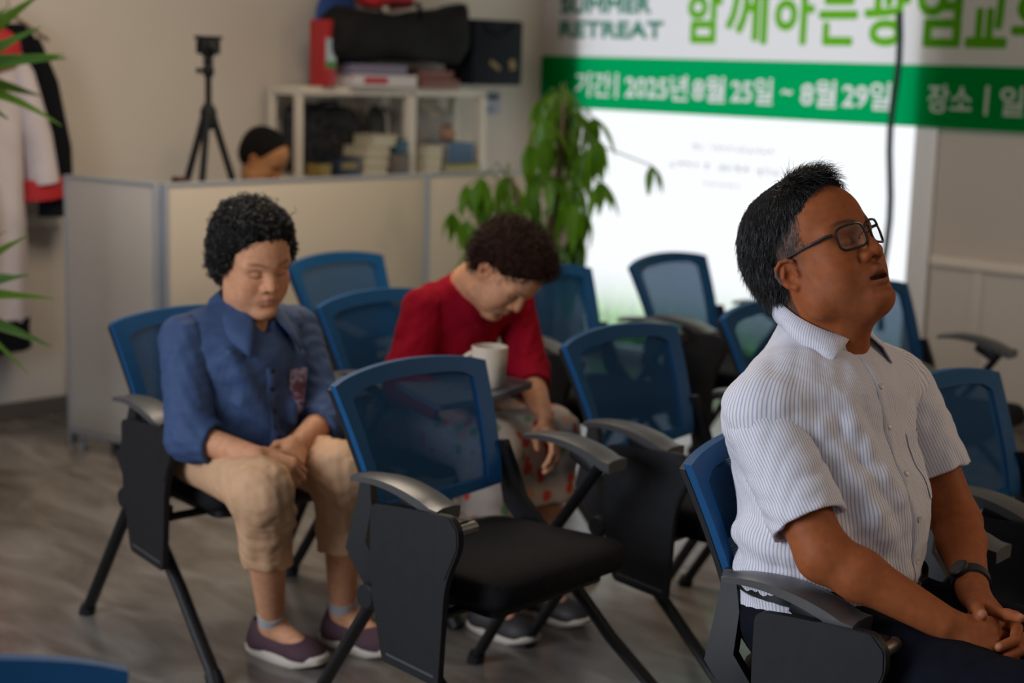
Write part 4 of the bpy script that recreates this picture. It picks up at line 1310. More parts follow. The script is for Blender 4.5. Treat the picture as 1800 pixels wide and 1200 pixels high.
class Head:
    def __init__(self, o, yaw, pitch, roll=0.0, s=1.0):
        self.o, self.A, self.s = np.array(o, float), frame(yaw, pitch, roll), s
    def w(self, x, y, z):
        return self.o + self.s * (V3(x, y, z) @ self.A)
    def loc(self, P):
        return (P - self.o) @ self.A.T / self.s
    def rc(self, B, a, b, ra, rb, k=0.01, op=1):
        B.rc(self.w(*a), self.w(*b), ra * self.s, rb * self.s, k * self.s, op)
    def el(self, B, c, r, k=0.01, op=1, tilt=None):
        ax = self.A
        if tilt is not None:       # (axis index, degrees) turn of the local axes
            i, j = [(1, 2), (2, 0), (0, 1)][tilt[0]]
            t = math.radians(tilt[1])
            ax = ax.copy()
            ax[i], ax[j] = self.A[i] * math.cos(t) + self.A[j] * math.sin(t), self.A[j] * math.cos(t) - self.A[i] * math.sin(t)
        B.el(self.w(*c), np.array(r) * self.s, ax, k * self.s, op)
    def prims(self, B, mouth_open=0.0, full=1.0, jaw=1.0, ear=0.0):
        e, r = self.el, self.rc
        e(B, (-0.008, 0, 0.034), (0.098, 0.076, 0.086), 0.02)
        e(B, (0.035, 0, 0.045), (0.062, 0.064, 0.060), 0.03)
        e(B, (0.030, 0, -0.025), (0.063, 0.064 * full, 0.078), 0.03)
        for s in (-1, 1):
            r(B, (-0.002, 0.054 * s * full, -0.040), (0.012, 0.052 * s * full * jaw, -0.078), 0.020, 0.020, 0.03)
            r(B, (0.012, 0.050 * s * full * jaw, -0.078), (0.072, 0.014 * s, -0.104), 0.021, 0.018, 0.03)
            e(B, (0.056, 0.040 * s, -0.030), (0.027, 0.026 * full, 0.025), 0.025)
            e(B, (0.052, 0.040 * s * full, -0.062), (0.025, 0.022, 0.026), 0.03)
        e(B, (0.076, 0, -0.103), (0.021, 0.022, 0.017), 0.02)
        # brow, eye sockets, lids
        r(B, (0.088, -0.012, 0.018), (0.072, -0.052, 0.017), 0.011, 0.009, 0.02)
        r(B, (0.088, 0.012, 0.018), (0.072, 0.052, 0.017), 0.011, 0.009, 0.02)
        for s in (-1, 1):
            e(B, (0.096, 0.032 * s, -0.002), (0.015, 0.019, 0.010), 0.014, -1)
            e(B, (0.073, 0.032 * s, -0.003), (0.0165, 0.0165, 0.0125), 0.004)
            # bag under the eye, upper lid fold and the closed lid line
            r(B, (0.084, 0.018 * s, -0.0185), (0.077, 0.046 * s, -0.016), 0.004, 0.003, 0.008)
            for a, b in (((0.088, 0.018 * s, -0.0065), (0.0905, 0.030 * s, -0.0100)), ((0.0905, 0.030 * s, -0.0100), (0.083, 0.047 * s, -0.0055))):
                r(B, a, b, 0.0016, 0.0016, 0.002, -1)
            r(B, (0.0885, 0.021 * s, 0.0055), (0.084, 0.046 * s, 0.0050), 0.0014, 0.0012, 0.003, -1)
        # nose
        r(B, (0.086, 0, 0.010), (0.100, 0, -0.018), 0.0085, 0.0095, 0.012)
        r(B, (0.100, 0, -0.018), (0.107, 0, -0.033), 0.0095, 0.0122, 0.010)
        for s in (-1, 1):
            e(B, (0.096, 0.0155 * s, -0.037), (0.012, 0.0092, 0.0095), 0.006)
            r(B, (0.090, 0.026 * s, -0.040), (0.079, 0.037 * s, -0.062), 0.0003, 0.0003, 0.005, -1)
            e(B, (0.103, 0.0078 * s, -0.0455), (0.0065, 0.0042, 0.0050), 0.004, -1)
        # mouth
        m = mouth_open
        e(B, (0.080, 0, -0.069), (0.020, 0.033, 0.023), 0.015)
        r(B, (0.0985, -0.008, -0.0605), (0.0985, 0.008, -0.0605), 0.0055, 0.0055, 0.005)
        for s in (-1, 1):
            r(B, (0.1000, 0.005 * s, -0.0632), (0.0775, 0.0305 * s, -0.0720), 0.0054, 0.0030, 0.004)
            r(B, (0.0980, 0.005 * s, -0.0772 - m), (0.0775, 0.0295 * s, -0.0740 - 0.4 * m), 0.0066, 0.0032, 0.004)
        if m > 0.001:
            e(B, (0.098, 0, -0.0705 - 0.5 * m), (0.022, 0.0265, 0.0020 + 0.55 * m), 0.003, -1)
        else:
            r(B, (0.1035, -0.010, -0.0700), (0.1035, 0.010, -0.0700), 0.0012, 0.0012, 0.002, -1)
            for s in (-1, 1):
                r(B, (0.1035, 0.010 * s, -0.0700), (0.083, 0.0285 * s, -0.0730), 0.0012, 0.0010, 0.002, -1)
        e(B, (0.099, 0, -0.0895 - 0.5 * m), (0.007, 0.020, 0.0035), 0.014, -1)
        # ears: a thin plate turned out at the back, rim, hollow, ridge and lobe
        for s in (-1, 1):
            e(B, (-0.010, 0.0800 * s, -0.008 + ear), (0.0185, 0.0042, 0.0245), 0.005, tilt=(2, -20 * s))
            pts = [(0.006, 0.0745, 0.002), (0.006, 0.0785, 0.010), (0.000, 0.0825, 0.0155), (-0.011, 0.0865, 0.0165), (-0.0215, 0.0895, 0.009), (-0.0255, 0.0900, -0.002), (-0.0235, 0.0880, -0.013), (-0.016, 0.0840, -0.0235), (-0.006, 0.0790, -0.0315), (0.001, 0.0755, -0.030)]
            rr = [0.0030, 0.0034, 0.0036, 0.0036, 0.0036, 0.0034, 0.0034, 0.0042, 0.0060, 0.0045]
            for i in range(len(pts) - 1):
                a, b = pts[i], pts[i + 1]
                r(B, (a[0], a[1] * s, a[2] + ear), (b[0], b[1] * s, b[2] + ear), rr[i], rr[i + 1], 0.003)
            e(B, (-0.005, 0.0845 * s, -0.0115 + ear), (0.0095, 0.0075, 0.0110), 0.003, -1)
            r(B, (-0.010, 0.0850 * s, 0.006 + ear), (-0.017, 0.0865 * s, -0.008 + ear), 0.0030, 0.0028, 0.003)
            r(B, (0.0045, 0.0785 * s, -0.0075 + ear), (0.0055, 0.0780 * s, -0.0150 + ear), 0.0035, 0.0035, 0.003)
    def tint(self, P, base, lips=(0.36, 0.13, 0.10), brow=0.75, extra=None):
        """skin colour with the marks a face has: lips, brows, lid lines, ruddy nose and cheeks"""
        q = self.loc(P)
        c = np.tile(np.array(base, float), (len(P), 1))
        near = (np.abs(q) < 0.16).all(1)
        x, y, z = q[:, 0], q[:, 1], q[:, 2]
        ay = np.abs(y)
        def mix(w_, col):
            w_ = np.clip(w_ * near, 0, 1)[:, None]
            c[:] = c * (1 - w_) + np.array(col) * w_
        mix(0.35 * np.exp(-((x - 0.11) / 0.02) ** 2 - (y / 0.022) ** 2 - ((z + 0.034) / 0.016) ** 2), (base[0] * 1.0, base[1] * 0.72, base[2] * 0.66))
        mix(0.30 * np.exp(-((x - 0.07) / 0.035) ** 2 - ((ay - 0.045) / 0.02) ** 2 - ((z + 0.035) / 0.02) ** 2), (base[0] * 1.02, base[1] * 0.78, base[2] * 0.72))
        mix(0.35 * (ay > 0.074) * (x < 0.012) * np.exp(-((z + 0.01) / 0.04) ** 4), (base[0] * 1.02, base[1] * 0.72, base[2] * 0.66))
        lip = np.exp(-((z + 0.071 + 0.2 * np.maximum(0, ay - 0.016)) / 0.0105) ** 4 - (ay / 0.0300) ** 6) * (x > 0.072)
        mix(0.55 * lip, lips)
        bz = 0.021 + 0.006 * np.sin(np.clip((ay - 0.012) / 0.042, 0, 1) * 2.4)
        mix(brow * np.exp(-((z - bz) / 0.0042) ** 2 - ((ay - 0.033) / 0.021) ** 6) * (x > 0.055), (0.035, 0.026, 0.022))
        lz = -0.0068 - 0.0035 * np.clip(1 - ((ay - 0.031) / 0.016) ** 2, 0, 1)
        mix(0.85 * np.exp(-((z - lz) / 0.0018) ** 2 - ((ay - 0.032) / 0.0165) ** 8) * (x > 0.068), (0.03, 0.02, 0.018))
        mix(0.95 * np.exp(-((ay - 0.0075) / 0.0045) ** 2 - ((z + 0.0465) / 0.0035) ** 2) * (x > 0.093), (0.05, 0.02, 0.015))
        if extra is not None:
            extra(q, mix)
        return np.clip(c, 0, 1)

def finger(B, pts, r0, r1, k=0.004):
    n = len(pts)
    rr = [r0 + (r1 - r0) * i / (n - 1) for i in range(n)]
    # a slight swelling at the middle joint
    if n >= 3:
        rr[1] *= 1.03
    B.chain(pts, rr, k)

def hand_prims(B, wrist, d, n, side, s=1.0, curl=(0.5, 0.6, 0.65, 0.7), spread=0.10, thumb=0.5, thick=0.011):
    """wrist point, d = direction of the metacarpals, n = out of the back of the hand, side = +1 thumb to the left of d seen from the back"""
    d, n = unit(d), np.array(n, float)
    n = unit(n - d * (n @ d))
    t = np.cross(n, d) * side           # towards the thumb
    W = np.array(wrist, float)
    nails = []
    bases = []
    for i, off in enumerate((0.027, 0.009, -0.009, -0.026)):
        kn = W + s * (d * (0.088, 0.092, 0.087, 0.078)[i] + t * off + n * (0.004, 0.006, 0.004, 0.0)[i])
        B.rc(W + s * (d * 0.012 + t * off * 0.62 - n * 0.003), kn, s * 0.0150, s * 0.0118, 0.012)
        bases.append(kn)
    B.el(W + s * (d * 0.048 - n * 0.006), s * V3(0.045, 0.034, 0.014), np.stack([d, t, n]), 0.012)
    L3 = ((0.044, 0.026, 0.020), (0.048, 0.030, 0.021), (0.045, 0.028, 0.021), (0.036, 0.021, 0.018))
    R3 = (0.0092, 0.0094, 0.0090, 0.0080)
    for i in range(4):
        c = curl[i]
        sp = spread * (1.2, 0.3, -0.5, -1.4)[i]
        p = bases[i]
        pts = [p]
        ang = c * 0.85
        for L_, da in zip(L3[i], (c * 1.25, c * 0.85, 0)):
            dirv = (d * math.cos(sp) + t * math.sin(sp)) * math.cos(ang) - n * math.sin(ang)
            p = p + s * L_ * dirv
            pts.append(p)
            ang += da
        finger(B, pts, s * R3[i], s * R3[i] * 0.80)
        nails.append((pts[-1], dirv))
    # thumb: leaves the side of the palm near its base
    tb = W + s * (d * 0.022 + t * 0.020 - n * 0.006)
    t1 = tb + s * 0.042 * unit(d * 0.70 + t * 0.75 - n * 0.40)
    t2 = t1 + s * 0.032 * unit(d * (0.90) + t * (0.35 - 0.6 * thumb) - n * (0.15 + 0.6 * thumb))
    t3 = t2 + s * 0.026 * unit(d * 1.0 + t * (0.1 - 0.6 * thumb) - n * (0.1 + 0.5 * thumb))
    B.rc(tb, t1, s * 0.0165, s * 0.0118, 0.014)
    finger(B, [t1, t2, t3], s * 0.0112, s * 0.0092)
    return bases

def skin_mat(name, rough=0.5):
    m = bpy.data.materials.new(name)
    m.use_nodes = True
    n, l = nodes_of(m)
    b = n['Principled BSDF']
    a = n.new('ShaderNodeAttribute')
    a.attribute_name = 'Col'
    tc = n.new('ShaderNodeTexCoord')
    t = n.new('ShaderNodeTexNoise')
    t.inputs['Scale'].default_value = 70
    t.inputs['Detail'].default_value = 4
    l.new(tc.outputs['Object'], t.inputs['Vector'])
    r = n.new('ShaderNodeMapRange')
    r.inputs['From Min'].default_value = 0.3
    r.inputs['From Max'].default_value = 0.7
    r.inputs['To Min'].default_value = 0.88
    r.inputs['To Max'].default_value = 1.10
    l.new(t.outputs['Fac'], r.inputs['Value'])
    x = n.new('ShaderNodeMix')
    x.data_type = 'RGBA'
    x.blend_type = 'MULTIPLY'
    x.inputs['Factor'].default_value = 1.0
    l.new(a.outputs['Color'], x.inputs['A'])
    l.new(r.outputs['Result'], x.inputs['B'])
    l.new(x.outputs['Result'], b.inputs['Base Color'])
    b.inputs['Roughness'].default_value = rough
    b.inputs['Specular IOR Level'].default_value = 0.16
    b.inputs['Subsurface Weight'].default_value = 0.12
    b.inputs['Subsurface Radius'].default_value = (0.010, 0.004, 0.002)
    b.inputs['Subsurface Scale'].default_value = 1.0
    t2 = n.new('ShaderNodeTexNoise')
    t2.inputs['Scale'].default_value = 520
    t2.inputs['Detail'].default_value = 2
    l.new(tc.outputs['Object'], t2.inputs['Vector'])
    q = n.new('ShaderNodeBump')
    q.inputs['Strength'].default_value = 0.18
    q.inputs['Distance'].default_value = 0.0008
    l.new(t2.outputs['Fac'], q.inputs['Height'])
    l.new(q.outputs['Normal'], b.inputs['Normal'])
    return m

def strands(name, roots, dirs, lens, rad, bend, m, parent, seg=4, curl=None, seed=0):
    """many thin tapered hairs joined into one part; bend(p, k) steers the direction along the hair"""
    rn = np.random.RandomState(seed)
    n = len(roots)
    org = np.array(parent.location)
    P = [roots.copy()]
    d = dirs / np.linalg.norm(dirs, axis=1)[:, None]
    for k in range(seg):
        d = bend(P[-1], d, (k + 1) / seg)
        d = d / np.linalg.norm(d, axis=1)[:, None]
        P.append(P[-1] + d * (lens / seg)[:, None])
    P = np.stack(P, 1)
    ref = rn.normal(size=(n, 3))
    vs = np.zeros((n, seg + 1, 3, 3))
    for k in range(seg + 1):
        t = P[:, min(k + 1, seg)] - P[:, max(k - 1, 0)]
        t /= np.linalg.norm(t, axis=1)[:, None] + 1e-12
        a = np.cross(t, ref)
        a /= np.linalg.norm(a, axis=1)[:, None] + 1e-12
        b = np.cross(t, a)
        r = rad * (1 - 0.85 * (k / seg) ** 1.5)
        for j in range(3):
            an = 2 * PI * j / 3
            vs[:, k, j] = P[:, k] + (a * math.cos(an) + b * math.sin(an)) * (r if np.ndim(r) == 0 else r[:, None])
    base = (np.arange(n) * (seg + 1) * 3)[:, None]
    F = []
    for k in range(seg):
        for j in range(3):
            F.append(base + np.array([[k * 3 + j, k * 3 + (j + 1) % 3, k * 3 + 3 + (j + 1) % 3, k * 3 + 3 + j]]))
    F = np.concatenate(F)
    v = vs.reshape(-1, 3) - org
    me = bpy.data.meshes.new(name)
    me.vertices.add(len(v))
    me.loops.add(4 * len(F))
    me.polygons.add(len(F))
    me.vertices.foreach_set('co', v.astype(np.float32).ravel())
    me.loops.foreach_set('vertex_index', F.astype(np.int32).ravel())
    me.polygons.foreach_set('loop_start', np.arange(0, 4 * len(F), 4, dtype=np.int32))
    me.polygons.foreach_set('use_smooth', np.ones(len(F), bool))
    me.update(calc_edges=True)
    me.materials.append(m)
    o = link(bpy.data.objects.new(name, me), parent)
    o['kind'] = 'stuff'
    return o

def surf_samples(o, parent, n, seed, accept):
    """random points with normals on a mesh object (world coordinates)"""
    me = o.data
    nv = len(me.vertices)
    co, no = np.empty(nv * 3), np.empty(nv * 3)
    me.vertices.foreach_get('co', co)
    me.vertices.foreach_get('normal', no)
    co, no = co.reshape(-1, 3) + np.array(parent.location), no.reshape(-1, 3)
    ok = np.nonzero(accept(co))[0]
    rn = np.random.RandomState(seed)
    i = rn.choice(ok, n)
    return co[i] + rn.normal(size=(n, 3)) * 0.0008, no[i]

def folds(seed, amp, wl, n=5, aniso=(1, 1, 1)):
    """soft cloth folds: a few warped waves added to the distance field"""
    rn = np.random.RandomState(seed)
    D = rn.normal(size=(n, 3)) * np.array(aniso)
    D = D / np.linalg.norm(D, axis=1)[:, None] * (2 * PI / (wl * rn.uniform(0.7, 1.4, n)))[:, None]
    ph = rn.uniform(0, 6.28, n)
    Wp = rn.normal(size=(3, 3)) * 6
    def f(P):
        q = P + 0.018 * np.sin(P @ Wp * 2.2 + ph[:3])
        s = np.zeros(len(P))
        for i in range(n):
            w_ = np.sin(q @ D[i] + ph[i])
            s += np.sign(w_) * np.abs(w_) ** 1.4 if i % 2 else 1 - 2 * np.abs(w_)
        return amp * s / n
    return f
# ------------------------------------------------------------------ people
m_skin = skin_mat('skin', 0.55)
m_hair = mat('black_hair', (0.010, 0.009, 0.0085), 0.34, spec=0.5)
m_hairb = mat('dark_brown_hair', (0.030, 0.011, 0.007), 0.5, spec=0.25)
m_cap = mat('hair_roots', (0.006, 0.005, 0.005), 0.9, spec=0.1, noise=(90, (0.012, 0.010, 0.009), 0.8), bump=(150, 0.8, 0.004))
m_capb = mat('brown_hair_roots', (0.016, 0.006, 0.004), 0.9, spec=0.1, noise=(60, (0.034, 0.013, 0.008), 0.8), bump=(120, 0.8, 0.004))

def trace(B, o, d, far=0.6):
    """outermost surface point of a body looking back along d from outside"""
    d = unit(d)
    p = np.array(o, float) + d * far
    for _ in range(80):
        v = B.field(p[None])[0]
        if v < 0.0003:
            break
        p = p - d * max(v * 0.7, 0.0002)
    return p

# ======================= the man in the striped shirt
man = thing('person', 'man in white blue-striped short-sleeved shirt and glasses, head tipped back, hands clasped', 'person', (-1.53, 2.46, 0))
HM = Head((-1.613, 2.468, 1.1585), -3.0, 29.0, 5.0, 1.08)
SH_R, SH_L = V3(-1.608, 2.300, 0.902), V3(-1.562, 2.700, 0.905)
EL_R, EL_L = V3(-1.435, 2.268, 0.688), V3(-1.425, 2.700, 0.665)
WR_R, WR_L = V3(-1.244, 2.342, 0.602), V3(-1.280, 2.500, 0.614)
NECK = V3(-1.612, 2.487, 1.005)
B = Body(0.02)
HM.prims(B, mouth_open=0.007, full=1.04, jaw=1.04, ear=-0.008)
neck_top = HM.w(-0.030, 0, -0.055)
B.rc(NECK + V3(0.005, 0, -0.03), neck_top, 0.066, 0.064, 0.03)
B.rc(HM.w(0.045, 0, -0.098), NECK + V3(0.045, 0, 0.0), 0.034, 0.040, 0.04)
B.rc(V3(-1.595, 2.475, 0.86), V3(-1.60, 2.485, 0.97), 0.10, 0.07, 0.05)
B.rc(V3(-1.545, 2.45, 0.56), V3(-1.59, 2.47, 0.84), 0.12, 0.12, 0.05)
B.rc(SH_R, SH_L, 0.050, 0.050, 0.05)
B.rc(SH_R, EL_R, 0.050, 0.045, 0.02)
B.rc(SH_L, EL_L, 0.050, 0.043, 0.02)
for el_, wr_, s in ((EL_R, WR_R, -1), (EL_L, WR_L, 1)):
    B.rc(el_, el_ + (wr_ - el_) * 0.30, 0.0435, 0.0420, 0.02)
    B.rc(el_ + (wr_ - el_) * 0.30, wr_, 0.0420, 0.0285, 0.02)
HIP_R, HIP_L, KN_R, KN_L = V3(-1.53, 2.36, 0.505), V3(-1.53, 2.54, 0.505), V3(-1.085, 2.315, 0.505), V3(-1.085, 2.575, 0.505)
AN_R, AN_L = V3(-1.06, 2.33, 0.09), V3(-1.055, 2.60, 0.09)
for h_, k_, a_ in ((HIP_R, KN_R, AN_R), (HIP_L, KN_L, AN_L)):
    B.rc(h_, k_, 0.062, 0.050, 0.03)
    B.rc(k_, a_, 0.048, 0.034, 0.03)
    B.rc(a_, a_ + V3(0.12, 0.0, -0.05), 0.033, 0.026, 0.03)
# clasped hands: the right hand closed, the left folded round its end with thumb and forefinger on top
HAND = {
    'LI': [(-1.206, 2.431, 0.610), (-1.172, 2.416, 0.619), (-1.154, 2.406, 0.623), (-1.142, 2.400, 0.624)],
    'LM': [(-1.199, 2.460, 0.589), (-1.158, 2.424, 0.597), (-1.140, 2.383, 0.591), (-1.151, 2.353, 0.584)],
    'LR': [(-1.193, 2.462, 0.572), (-1.151, 2.427, 0.582), (-1.133, 2.390, 0.574), (-1.141, 2.363, 0.568)],
    'LP': [(-1.190, 2.448, 0.557), (-1.152, 2.413, 0.556), (-1.146, 2.370, 0.554), (-1.158, 2.340, 0.554)],
    'RI': [(-1.194, 2.395, 0.602), (-1.186, 2.440, 0.585), (-1.204, 2.456, 0.563), (-1.218, 2.456, 0.559)],
    'RM': [(-1.180, 2.388, 0.592), (-1.176, 2.435, 0.571), (-1.195, 2.454, 0.550), (-1.213, 2.457, 0.546)],
    'RR': [(-1.175, 2.375, 0.577), (-1.174, 2.420, 0.556), (-1.193, 2.440, 0.536), (-1.209, 2.444, 0.534)],
    'RP': [(-1.177, 2.363, 0.561), (-1.177, 2.400, 0.543), (-1.192, 2.417, 0.527), (-1.208, 2.423, 0.526)]}
for sd, W_, up_ in (('R', WR_R, V3(0.004, -0.004, 0.004)), ('L', WR_L, V3(0.003, 0.004, 0.004))):
    for i, nm in enumerate('IMRP'):
        pts = [V3(*p) for p in HAND[sd + nm]]
        B.rc(W_ + (pts[0] - W_) * 0.12, pts[0] + up_ * 0.3, 0.0165, 0.0125, 0.012)
        finger(B, pts, (0.0098, 0.0100, 0.0096, 0.0086)[i], (0.0080, 0.0082, 0.0080, 0.0070)[i], 0.003)
B.rc((-1.272, 2.478, 0.606), (-1.238, 2.428, 0.613), 0.0165, 0.0125, 0.012)
finger(B, [(-1.238, 2.428, 0.613), (-1.218, 2.400, 0.619), (-1.198, 2.377, 0.620)], 0.0122, 0.0098, 0.003)
B.rc((-1.238, 2.365, 0.600), (-1.236, 2.425, 0.586), 0.0150, 0.0120, 0.012)
finger(B, [(-1.236, 2.425, 0.586), (-1.228, 2.457, 0.576), (-1.220, 2.470, 0.567)], 0.0115, 0.0095, 0.003)
NAILS = [(V3(-1.194, 2.3725, 0.6255), 0.0075), (V3(-1.139, 2.398, 0.6305), 0.0058), (V3(-1.150, 2.347, 0.588), 0.0056)]
SKIN_M = (0.32, 0.092, 0.030)
def man_extra(q, mix):
    x, y, z = q[:, 0], q[:, 1], q[:, 2]
    ay = np.abs(y)
    # short greying hair at the temples and above the ears
    side = (ay > 0.050) * np.clip((0.020 - (x * 0.8 - z * 0.30)) / 0.014, 0, 1) * np.clip((z - 0.004 + 0.4 * (x < -0.02) * 0.1) / 0.014, 0, 1)
    mix(0.80 * side, (0.085, 0.070, 0.062))
    burn = np.exp(-((x - 0.012) / 0.010) ** 2 - ((z - 0.004) / 0.022) ** 2) * (ay > 0.055)
    mix(0.45 * burn, (0.07, 0.055, 0.048))
    nape = (x < -0.035) * np.clip((0.0 - z) / 0.02, 0, 1) * np.clip((z + 0.095) / 0.02, 0, 1)
    mix(0.75 * nape, (0.05, 0.042, 0.038))
    beard = (x > 0.03) * (z < -0.050) * np.exp(-((z + 0.085) / 0.035) ** 2) * 0.16
    mix(beard, (0.16, 0.09, 0.06))
    mix(0.92 * np.exp(-((z + 0.0740) / 0.0036) ** 4 - (ay / 0.0265) ** 6) * (x > 0.055) * (x < 0.1015), (0.045, 0.014, 0.011))  # inside of the mouth darkened: shade of the gap put into the colour
def man_col(P):
    c = HM.tint(P, SKIN_M, lips=(0.27, 0.085, 0.055), brow=0.85, extra=man_extra)
    for p_, r_ in NAILS:
        w_ = np.exp(-(((P - p_) ** 2).sum(1) / r_ ** 2) ** 2)[:, None] * 0.7
        c = c * (1 - w_) + np.array((0.50, 0.24, 0.16)) * w_
    return c
body_m = B.build('body', m_skin, man, 0.0021, color=man_col)
MAN_SKIN = B

# hair: a solid crown plus combed strands
C = Body(0.012)
HM.el(C, (-0.024, 0, 0.050), (0.106, 0.082, 0.090), 0.01)
HM.el(C, (-0.052, 0, 0.005), (0.070, 0.073, 0.078), 0.03)
HM.el(C, (0.028, 0.0, 0.088), (0.050, 0.060, 0.046), 0.03)
C.plane(HM.w(0.030, 0, 0.030), V3(0.86, 0, -0.50) @ HM.A, 0.012)
C.plane(HM.w(-0.05, 0, -0.082), V3(0.45, 0, -0.90) @ HM.A, 0.010)
for s in (-1, 1):     # close-cropped sides and a bare patch round each ear
    C.el(HM.w(0.000, 0.088 * s, 0.000), V3(0.036, 0.026, 0.050) * HM.s, HM.A, 0.012, -1)
    C.el(HM.w(0.032, 0.085 * s, 0.022), V3(0.036, 0.022, 0.034) * HM.s, HM.A, 0.012, -1)
_nz = folds(11, 0.0022, 0.020, 6)
C.post = lambda P, d: d + _nz(P)
cap_m = C.build('hair', m_cap, man, 0.0028)
NH = 15000
roots, nor = surf_samples(cap_m, man, NH, 3, lambda P: HM.loc(P)[:, 2] > -0.09)
q = HM.loc(roots)
rn = np.random.RandomState(8)
top = np.clip((q[:, 2] - 0.095) / 0.03, 0, 1) * np.clip((q[:, 0] + 0.005) / 0.05, 0, 1)
flow = np.stack([np.where(q[:, 2] > 0.06, -0.25, -0.30) + 1.15 * top, np.sign(q[:, 1]) * 0.12 * (q[:, 2] < 0.1) - 0.15 * top, -0.80 + 1.15 * top], 1)
flow_w = flow @ HM.A
dirs = nor * (0.22 + 0.35 * top[:, None]) + flow_w * 0.9 + rn.normal(size=(NH, 3)) * 0.15
lens = rn.uniform(0.014, 0.028, NH) * (1 + 0.55 * top)
def man_bend(P, d, k):
    return d + (-nor * 0.12 + np.array([0, 0, -1.0]) * (0.08 + 0.22 * top[:, None]) * k + HM.A[0] * 0.22 * top[:, None] * k)
strands('hair_strands', roots, dirs, lens, 0.00050, man_bend, m_hair, man, 5, seed=2)
# sparse cropped hair on the temples
tr_, tn_ = surf_samples(body_m, man, 2600, 5, lambda P: (lambda q: (np.abs(q[:, 1]) > 0.055) & (q[:, 0] < 0.040) & (q[:, 0] > -0.06) & (q[:, 2] > 0.012) & (q[:, 2] < 0.075))(HM.loc(P)))
m_grey = mat('greying_hair', (0.075, 0.066, 0.060), 0.5)
td = tn_ * 0.35 + V3(-0.35, 0, -0.8) @ HM.A
strands('temple_hair', tr_, td + rn.normal(size=(2600, 3)) * 0.12, rn.uniform(0.005, 0.009, 2600), 0.00030, lambda P, d, k: d, m_grey, man, 2, seed=4)

# glasses
m_frame = mat('black_acetate', (0.010, 0.010, 0.011), 0.22)
m_lens = bpy.data.materials.new('spectacle_lens')
m_lens.use_nodes = True
n, l = nodes_of(m_lens)
n.remove(n['Principled BSDF'])
tr = n.new('ShaderNodeBsdfTransparent')
tr.inputs['Color'].default_value = (0.95, 0.97, 0.96, 1)
gl = n.new('ShaderNodeBsdfGlossy')
gl.inputs['Roughness'].default_value = 0.02
mx = n.new('ShaderNodeMixShader')
mx.inputs['Fac'].default_value = 0.07
l.new(tr.outputs['BSDF'], mx.inputs[1])
l.new(gl.outputs['BSDF'], mx.inputs[2])
l.new(mx.outputs['Shader'], n['Material Output'].inputs['Surface'])
gls = bpy.data.objects.new('eyeglasses', None)
link(gls, man)
mo = Vector(man.location)
def hw(x, y, z):
    return Vector(HM.w(x, y, z)) - mo
def lens_pt(s, a, e=1.0, dx=0.0):
    """rounded-rectangle rim of one lens; the front wraps slightly round the face"""
    ca, sa = math.cos(a), math.sin(a)
    py = 0.0345 * s + math.copysign(abs(ca) ** 0.55, ca) * 0.0268 * e
    pz = -0.001 + math.copysign(abs(sa) ** 0.55, sa) * 0.0200 * e * (1.0 if sa > 0 else 0.98)
    px_ = 0.1085 - 5.0 * py * py - 0.10 * max(0, -0.001 - pz) + dx
    return hw(px_, py, pz)
for s in (-1, 1):
    ring = [lens_pt(s, 2 * PI * k / 36) for k in range(37)]
    MB().tube(ring, 0.0023, 8).build('rim', m_frame, gls)
    vs = [lens_pt(s, 0, 0.0)] + [lens_pt(s, 2 * PI * k / 36, 0.97) for k in range(36)]
    MB().add(vs, [(0, 1 + k, 1 + (k + 1) % 36) for k in range(36)]).build('lens', m_lens, gls, True, 80)
    tp = [hw(0.0850, 0.0620 * s, 0.0115), hw(0.076, 0.0690 * s, 0.0130), hw(0.040, 0.0745 * s, 0.0125), hw(0.004, 0.0795 * s, 0.0110), hw(-0.014, 0.0825 * s, 0.0085), hw(-0.027, 0.083 * s, -0.002), hw(-0.034, 0.0825 * s, -0.022)]
    MB().tube(tp, [0.0034, 0.0036, 0.0030, 0.0028, 0.0028, 0.0027, 0.0022], 8, flat=0.8).build('temple', m_frame, gls)
MB().tube([hw(0.1075, -0.0085, 0.0085), hw(0.1105, 0, 0.0115), hw(0.1075, 0.0085, 0.0085)], 0.0022, 8).build('bridge', m_frame, gls)
for s in (-1, 1):
    MB().tube([hw(0.1065, 0.0085 * s, 0.002), hw(0.0975, 0.0115 * s, -0.002), hw(0.0955, 0.0120 * s, -0.007)], [0.001, 0.001, 0.0022], 6).build('nose_pad', m_frame, gls)

